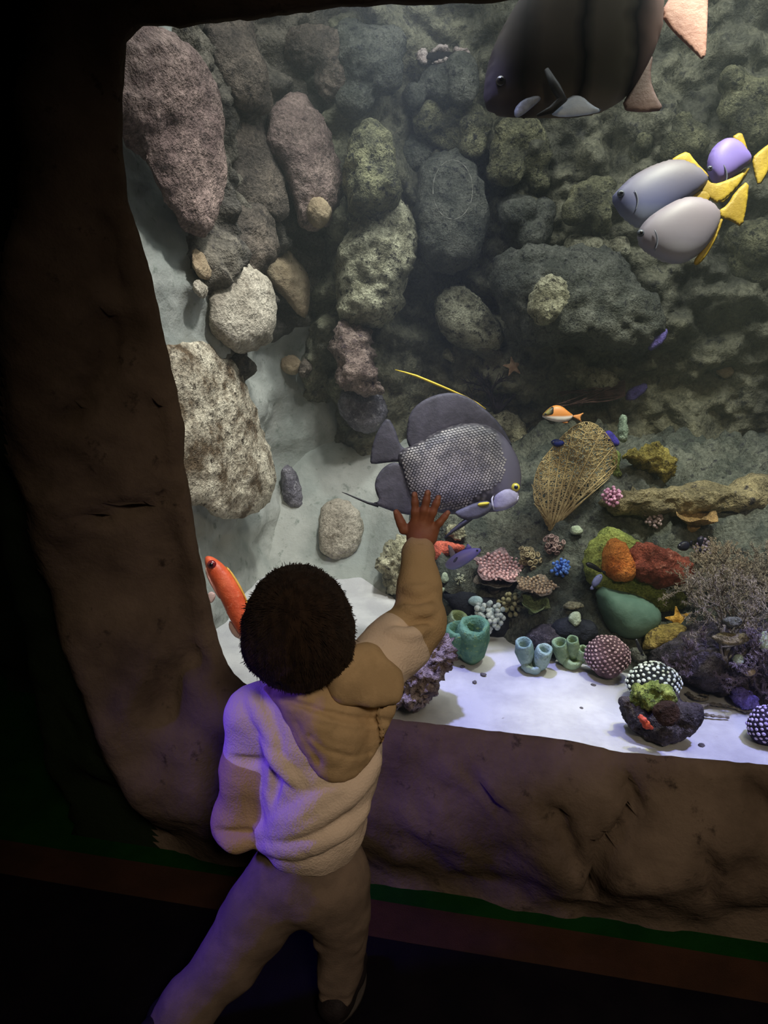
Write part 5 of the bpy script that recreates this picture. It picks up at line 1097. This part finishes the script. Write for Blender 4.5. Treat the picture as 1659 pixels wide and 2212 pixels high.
for s_ in (-1, 1):
    V, Fc = ball(hc+fw*0.079+sd*0.027*s_, 0.009, 12, 8); o = obj('eye', V, Fc, plain('eye_white', (220, 216, 210), 0.2), person)
    V, Fc = ball(hc+fw*0.085+sd*0.027*s_, 0.0045, 10, 7); obj('iris', V, Fc, plain('iris_brown', (40, 24, 14), 0.2), o)
# hair cap
B = Blob(hc-0.13, hc+0.13, 0.0042)
B.ell(hc+upv*0.004-fw*0.004, (0.076, 0.086, 0.087), HA, 0.01)
B.ell(hc-fw*0.032-upv*0.022, (0.064, 0.050, 0.055), HA, 0.02)
for s_ in (-1, 1): B.ell(hc+sd*0.056*s_-upv*0.02-fw*0.005, (0.021, 0.043, 0.044), HA, 0.02)
B.ell(hc+fw*0.085-upv*0.050, (0.070, 0.055, 0.072), HA, 0.012, True)          # the face stays free
V, Fc = B.mesh(1); V = roughen(V, Fc, 0.0022, 55, 3, 5.0, 0, 0.0012, 150); hair = obj('hair', V, Fc, m_hair, person)
hb = BVHTree.FromPolygons([tuple(v) for v in V], Fc); rnd = random.Random(2); hv, hf = [], []
nn = vnormals(V, Fc); whorl = hc+upv*0.06-fw*0.06
for i in rnd.sample(range(len(V)), min(5200, len(V))):
    p = V[i]; n_ = nn[i]
    if (p-hc)@fw > 0.06 and (p-hc)@upv < 0.03: continue
    fl = (p-whorl); fl = fl-n_*(fl@n_); fl /= np.linalg.norm(fl)+1e-9; fl = fl+np.array([rnd.gauss(0, 0.2) for _ in range(3)]); L_ = rnd.uniform(0.006, 0.013)
    a = p+n_*0.0002; b1 = a+fl*L_*0.5+n_*0.0014; c1 = a+fl*L_+n_*rnd.uniform(-0.0005, 0.0014); s1 = np.cross(fl, n_); s1 /= np.linalg.norm(s1)+1e-9; k = len(hv)
    hv += [a-s1*0.0006, a+s1*0.0006, b1+s1*0.0004, b1-s1*0.0004, c1]; hf += [(k, k+1, k+2, k+3), (k+3, k+2, k+4)]
o = obj('strands', np.array(hv), hf, m_hair, hair); o['kind'] = 'stuff'

# trousers
B = Blob((-0.75, -0.56, 0.0), (0.0, -0.1, 0.50), 0.0048)
B.path([waist+np.array([0, 0, 0.0]), hips], [0.070, 0.076], 0.03)
B.ell(hips-np.array([0, 0, 0.035]), (0.080, 0.072, 0.06), None, 0.03)
B.path([hipL, hipL*0.5+knL*0.5, knL, anL*0.55+knL*0.45, anL], [0.060, 0.056, 0.048, 0.043, 0.036], 0.03)
B.path([hipR, hipR*0.5+knR*0.5, knR, anR*0.5+knR*0.5, anR], [0.056, 0.047, 0.038, 0.033, 0.027], 0.03)
for a, b_, r in [(knL+np.array([0.02, -0.03, -0.012]), knL+np.array([-0.04, -0.03, 0.004]), 0.012), (anR+np.array([-0.02, -0.02, 0.04]), anR+np.array([0.02, -0.02, 0.035]), 0.010), (anR+np.array([-0.02, -0.02, 0.015]), anR+np.array([0.02, -0.02, 0.012]), 0.010), (knR+np.array([-0.03, -0.03, 0.02]), knR+np.array([0.03, -0.03, 0.03]), 0.010)]: B.cone(a, b_, r, r*0.7, 0.012)
V, Fc = B.mesh(2); V = roughen(V, Fc, 0.004, 14, 3, 2.0); obj('trousers', V, Fc, m_pants, person)
# shoes
for an, dirv in ((anR, np.array([0.15, 1, 0])), (anL, np.array([-0.1, 1, 0]))):
    dirv = dirv/np.linalg.norm(dirv); g = an.copy(); g[2] = 0.0; B = Blob(g+np.array([-0.07, -0.06, -0.005]), g+np.array([0.07, 0.14, 0.09]), 0.004)
    B.path([g+np.array([0, 0, 0.030])-dirv*0.015, g+dirv*0.05+np.array([0, 0, 0.028]), g+dirv*0.085+np.array([0, 0, 0.022])], [0.030, 0.029, 0.022], 0.012); B.cone(g+np.array([0, 0, 0.03]), g+np.array([0, 0, 0.055]), 0.027, 0.026, 0.012)
    B.f = np.maximum(B.f, (0.001-(B.lo[2]+np.arange(B.n[2])*B.h))[None, None, :])
    V, Fc = B.mesh(1); sh = obj('shoe', V, Fc, m_shoe, person)
    V, Fc = lathe(g+dirv*0.03, (0, 0, 1), [(0.030, 0.0005), (0.034, 0.002), (0.034, 0.010), (0.030, 0.011)], 24); V = g+dirv*0.03+(V-g-dirv*0.03)+np.outer((V-g-dirv*0.03)@dirv, dirv)*0.9; obj('sole', V, Fc, plain('shoe_sole', (60, 56, 54), 0.8), sh)

# sweatshirt
def shirt_field(h):
    B = Blob((-0.60, -0.42, 0.34), (0.03, 0.02, 0.80), h)
    B.path([chest+np.array([0, 0, 0.01]), belly, waist], [0.074, 0.080, 0.079], 0.04)
    B.ell(chest*0.6+belly*0.4, (0.098, 0.076, 0.10), None, 0.03)
    B.ell(waist+np.array([0, 0, 0.012]), (0.090, 0.078, 0.050), None, 0.02)
    B.cone(shL, shR, 0.043, 0.046, 0.03); B.cone(neck, chest, 0.05, 0.06, 0.03)
    B.path([shL, shL*0.5+elL*0.5, elL, wrL], [0.044, 0.042, 0.041, 0.032], 0.022)
    B.path([shR, shR*0.45+elR*0.55, elR], [0.048, 0.045, 0.040], 0.022)
    B.path([elR, elR*0.5+wrR*0.5, wrR], [0.040, 0.034, 0.0275], 0.016)
    return B
B = shirt_field(0.0085); V, Fc = B.mesh(1); sb = BVHTree.FromPolygons([tuple(v) for v in V], Fc)
def on_shirt(x, y, inn=0.0):
    r = ray(x, y); h = sb.ray_cast(Vector(CAM), Vector(r).normalized())
    return np.array(h[0])+WV*inn if h[0] is not None else None
B = shirt_field(0.0038)
def fold(pts, r, inn, k=0.012, cut=False):
    q = np.array(pts, float); sg = np.concatenate([[0], np.cumsum(np.linalg.norm(np.diff(q, axis=0), axis=1))]); tt = np.linspace(0, sg[-1], max(3, int(sg[-1]/7)))
    P = [on_shirt(x, y, inn) for x, y in zip(np.interp(tt, sg, q[:, 0]), np.interp(tt, sg, q[:, 1]))]; P = [p for p in P if p is not None]
    n = len(P)
    if n > 1: B.path(P, [r*(0.45+0.75*math.sin(math.pi*(i+0.5)/n)) for i in range(n)], k, cut)
fold([(545, 1805), (610, 1795), (680, 1765), (740, 1725), (790, 1680), (812, 1640)], 0.013, 0.007)
fold([(560, 1832), (640, 1828), (700, 1805), (750, 1780), (785, 1745)], 0.013, 0.006)
fold([(585, 1780), (640, 1760), (690, 1725), (740, 1700)], 0.010, 0.006)
fold([(590, 1640), (594, 1690), (586, 1735)], 0.007, -0.002, 0.008, True)               # between arm and body
fold([(575, 1590), (600, 1640), (640, 1690)], 0.008, 0.004)
fold([(540, 1510), (580, 1560), (600, 1610)], 0.008, 0.004)
fold([(870, 1290), (900, 1298), (935, 1290)], 0.007, -0.001, 0.006, True); fold([(868, 1315), (900, 1325), (938, 1315)], 0.007, 0.003, 0.008)
fold([(852, 1352), (890, 1352), (935, 1340)], 0.007, -0.001, 0.006, True); fold([(842, 1366), (880, 1372), (925, 1360)], 0.008, 0.003, 0.008)
fold([(870, 1272), (905, 1276), (938, 1268)], 0.006, 0.003, 0.006)
fold([(470, 1795), (505, 1805), (545, 1795)], 0.006, -0.001, 0.006, True); fold([(478, 1815), (510, 1825), (545, 1815)], 0.009, 0.004)
fold([(495, 1640), (540, 1650), (580, 1640)], 0.005, -0.001, 0.006, True)
V, Fc = B.mesh(2); V = roughen(V, Fc, 0.0035, 16, 3, 7.0)
def seg_t(p, a, b_):
    ab = b_-a; return float(np.clip((p-a)@ab/(ab@ab), 0, 1)), float(np.linalg.norm(p-a-ab*np.clip((p-a)@ab/(ab@ab), 0, 1)))
mi = []
for c in V:
    t1, d1 = seg_t(c, shL, elL); t2, d2 = seg_t(c, elL, wrL)
    k = max(min((t1-0.36)*0.25, 0.056-d1), 0.062-d2)
    t1, d1 = seg_t(c, shR, elR); t2, d2 = seg_t(c, elR, wrR)
    k = max(k, min((t1-0.72)*0.15, 0.06-d1), min(0.052-d2, c[2]-shR[2]-0.02, t2*0.2+0.001)); mi.append(float(k))
# two fabric panels meet at a seam: the sewn pattern is stored on the cloth itself
m, nt, b = nodes_of('cream_tan_fleece'); N, L = nt.nodes, nt.links
at = N.new('ShaderNodeAttribute'); at.attribute_name = 'panel'; mr = N.new('ShaderNodeMapRange'); mr.inputs['From Min'].default_value = -0.0006; mr.inputs['From Max'].default_value = 0.0006; L.new(at.outputs['Fac'], mr.inputs['Value'])
mx = N.new('ShaderNodeMix'); mx.data_type = 'RGBA'; L.new(mr.outputs['Result'], mx.inputs['Factor']); mx.inputs[6].default_value = lin((214, 198, 180)); mx.inputs[7].default_value = lin((174, 151, 116)); L.new(mx.outputs[2], b.inputs['Base Color'])
tc = N.new('ShaderNodeTexCoord'); nz = N.new('ShaderNodeTexNoise'); nz.inputs['Scale'].default_value = 280; L.new(tc.outputs['Object'], nz.inputs['Vector']); bp = N.new('ShaderNodeBump'); bp.inputs['Strength'].default_value = 0.25; bp.inputs['Distance'].default_value = 0.01; L.new(nz.outputs['Fac'], bp.inputs['Height']); L.new(bp.outputs['Normal'], b.inputs['Normal'])
b.inputs['Roughness'].default_value = 0.95; b.inputs['Specular IOR Level'].default_value = 0.05
o = obj('sweatshirt', V, Fc, m, person); pa = o.data.attributes.new('panel', 'FLOAT', 'POINT'); pa.data.foreach_set('value', mi)
sweat = o
# cuffs and hem band
def band(t_, name, c, ax, R, r, squash=(1, 1), mat=m_tanc):
    u, v, n_ = frame(ax); L_ = [c+u*R*squash[0]*math.cos(a)+v*R*squash[1]*math.sin(a) for a in np.linspace(0, 2*math.pi, 25)]
    V, Fc = tube(L_, r, 7, False); return obj(name, V, Fc, mat, t_)
band(sweat, 'cuff', wrR-(wrR-elR)/np.linalg.norm(wrR-elR)*0.004, wrR-elR, 0.0245, 0.0048)
# hood lying on the back
sb2 = BVHTree.FromPolygons([tuple(v) for v in V], Fc)
hood_px = [(556, 1478), (590, 1512), (618, 1560), (642, 1610), (668, 1655), (705, 1686), (742, 1692), (780, 1672), (812, 1632), (836, 1580), (856, 1528), (850, 1500), (800, 1508), (740, 1500), (690, 1478), (620, 1470)]
P = resample(smooth_poly(hood_px, it=2), 5); V2, T = tri_poly(P, 5); hh = poisson(P, V2)**0.45; VV = []
dep = []
for p in V2:
    h = sb2.ray_cast(Vector(CAM), Vector(ray(*p)).normalized()); dep.append(float(np.dot(np.array(h[0])-CAM, WV)) if h[0] is not None else np.nan)
HG = [[(600, 1505), (650, 1522), (700, 1538), (760, 1552), (850, 1558)], [(670, 1590), (705, 1620), (760, 1634), (800, 1625)], [(640, 1560), (660, 1600), (690, 1650)]]
def hood_groove(p): return sum(a*math.exp(-(dist_path(p, Q)/wd)**2) for Q, a, wd in zip(HG, (0.008, 0.006, 0.004), (9, 10, 9)))-0.004*math.exp(-((dist_path(p, [(q[0]+4, q[1]+18) for q in HG[0]]))/12)**2)
dep = np.array(dep); dep = np.where(np.isnan(dep), np.nanmedian(dep), dep)
dep = np.minimum(dep, np.nanmedian(dep)+0.03)
n = len(V2); fr_ = np.array([at_d(p[0], p[1], d_-0.002-0.020*q_+hood_groove(p)) for p, d_, q_ in zip(V2, dep, hh)]); bk = np.array([at_d(p[0], p[1], d_+0.012) for p, d_ in zip(V2, dep)])
Fh = []; cnt = {}
for t_ in T:
    a = V2[t_[1]]-V2[t_[0]]; b_ = V2[t_[2]]-V2[t_[0]]; t_ = t_ if a[0]*b_[1]-a[1]*b_[0] < 0 else t_[::-1]; Fh.append(tuple(t_)); Fh.append(tuple(n+i for i in t_[::-1]))
    for k in range(3):
        e = (t_[k], t_[(k+1) % 3]); cnt[e] = 1
for (a, b_) in cnt:
    if (b_, a) not in cnt: Fh.append((b_, a, n+a, n+b_))
V = np.vstack([fr_, bk]); V = roughen(V, Fh, 0.004, 18, 3, 4.0); hood = obj('hood', V, Fh, m_tanc, sweat); hood['label'] = 'tan hood hanging down the back'
# collar side of the hood by the right shoulder
B = Blob(J(690, 1560, -0.36)-0.03, J(890, 1370, -0.16)+0.04, 0.004)
B.path([J(738, 1420, -0.275), J(790, 1425, -0.262), J(835, 1470, -0.275), J(852, 1505, -0.290)], [0.012, 0.022, 0.020, 0.012], 0.02)
B.path([J(735, 1440, -0.285), J(770, 1470, -0.290), J(820, 1500, -0.296)], [0.016, 0.022, 0.014], 0.02)
B.path([J(712, 1470, -0.290), J(742, 1492, -0.300), J(800, 1512, -0.302)], [0.010, 0.014, 0.010], 0.02)
V, Fc = B.mesh(2); V = roughen(V, Fc, 0.003, 20, 3, 9.0); obj('hood_rim', V, Fc, m_tanc, hood)
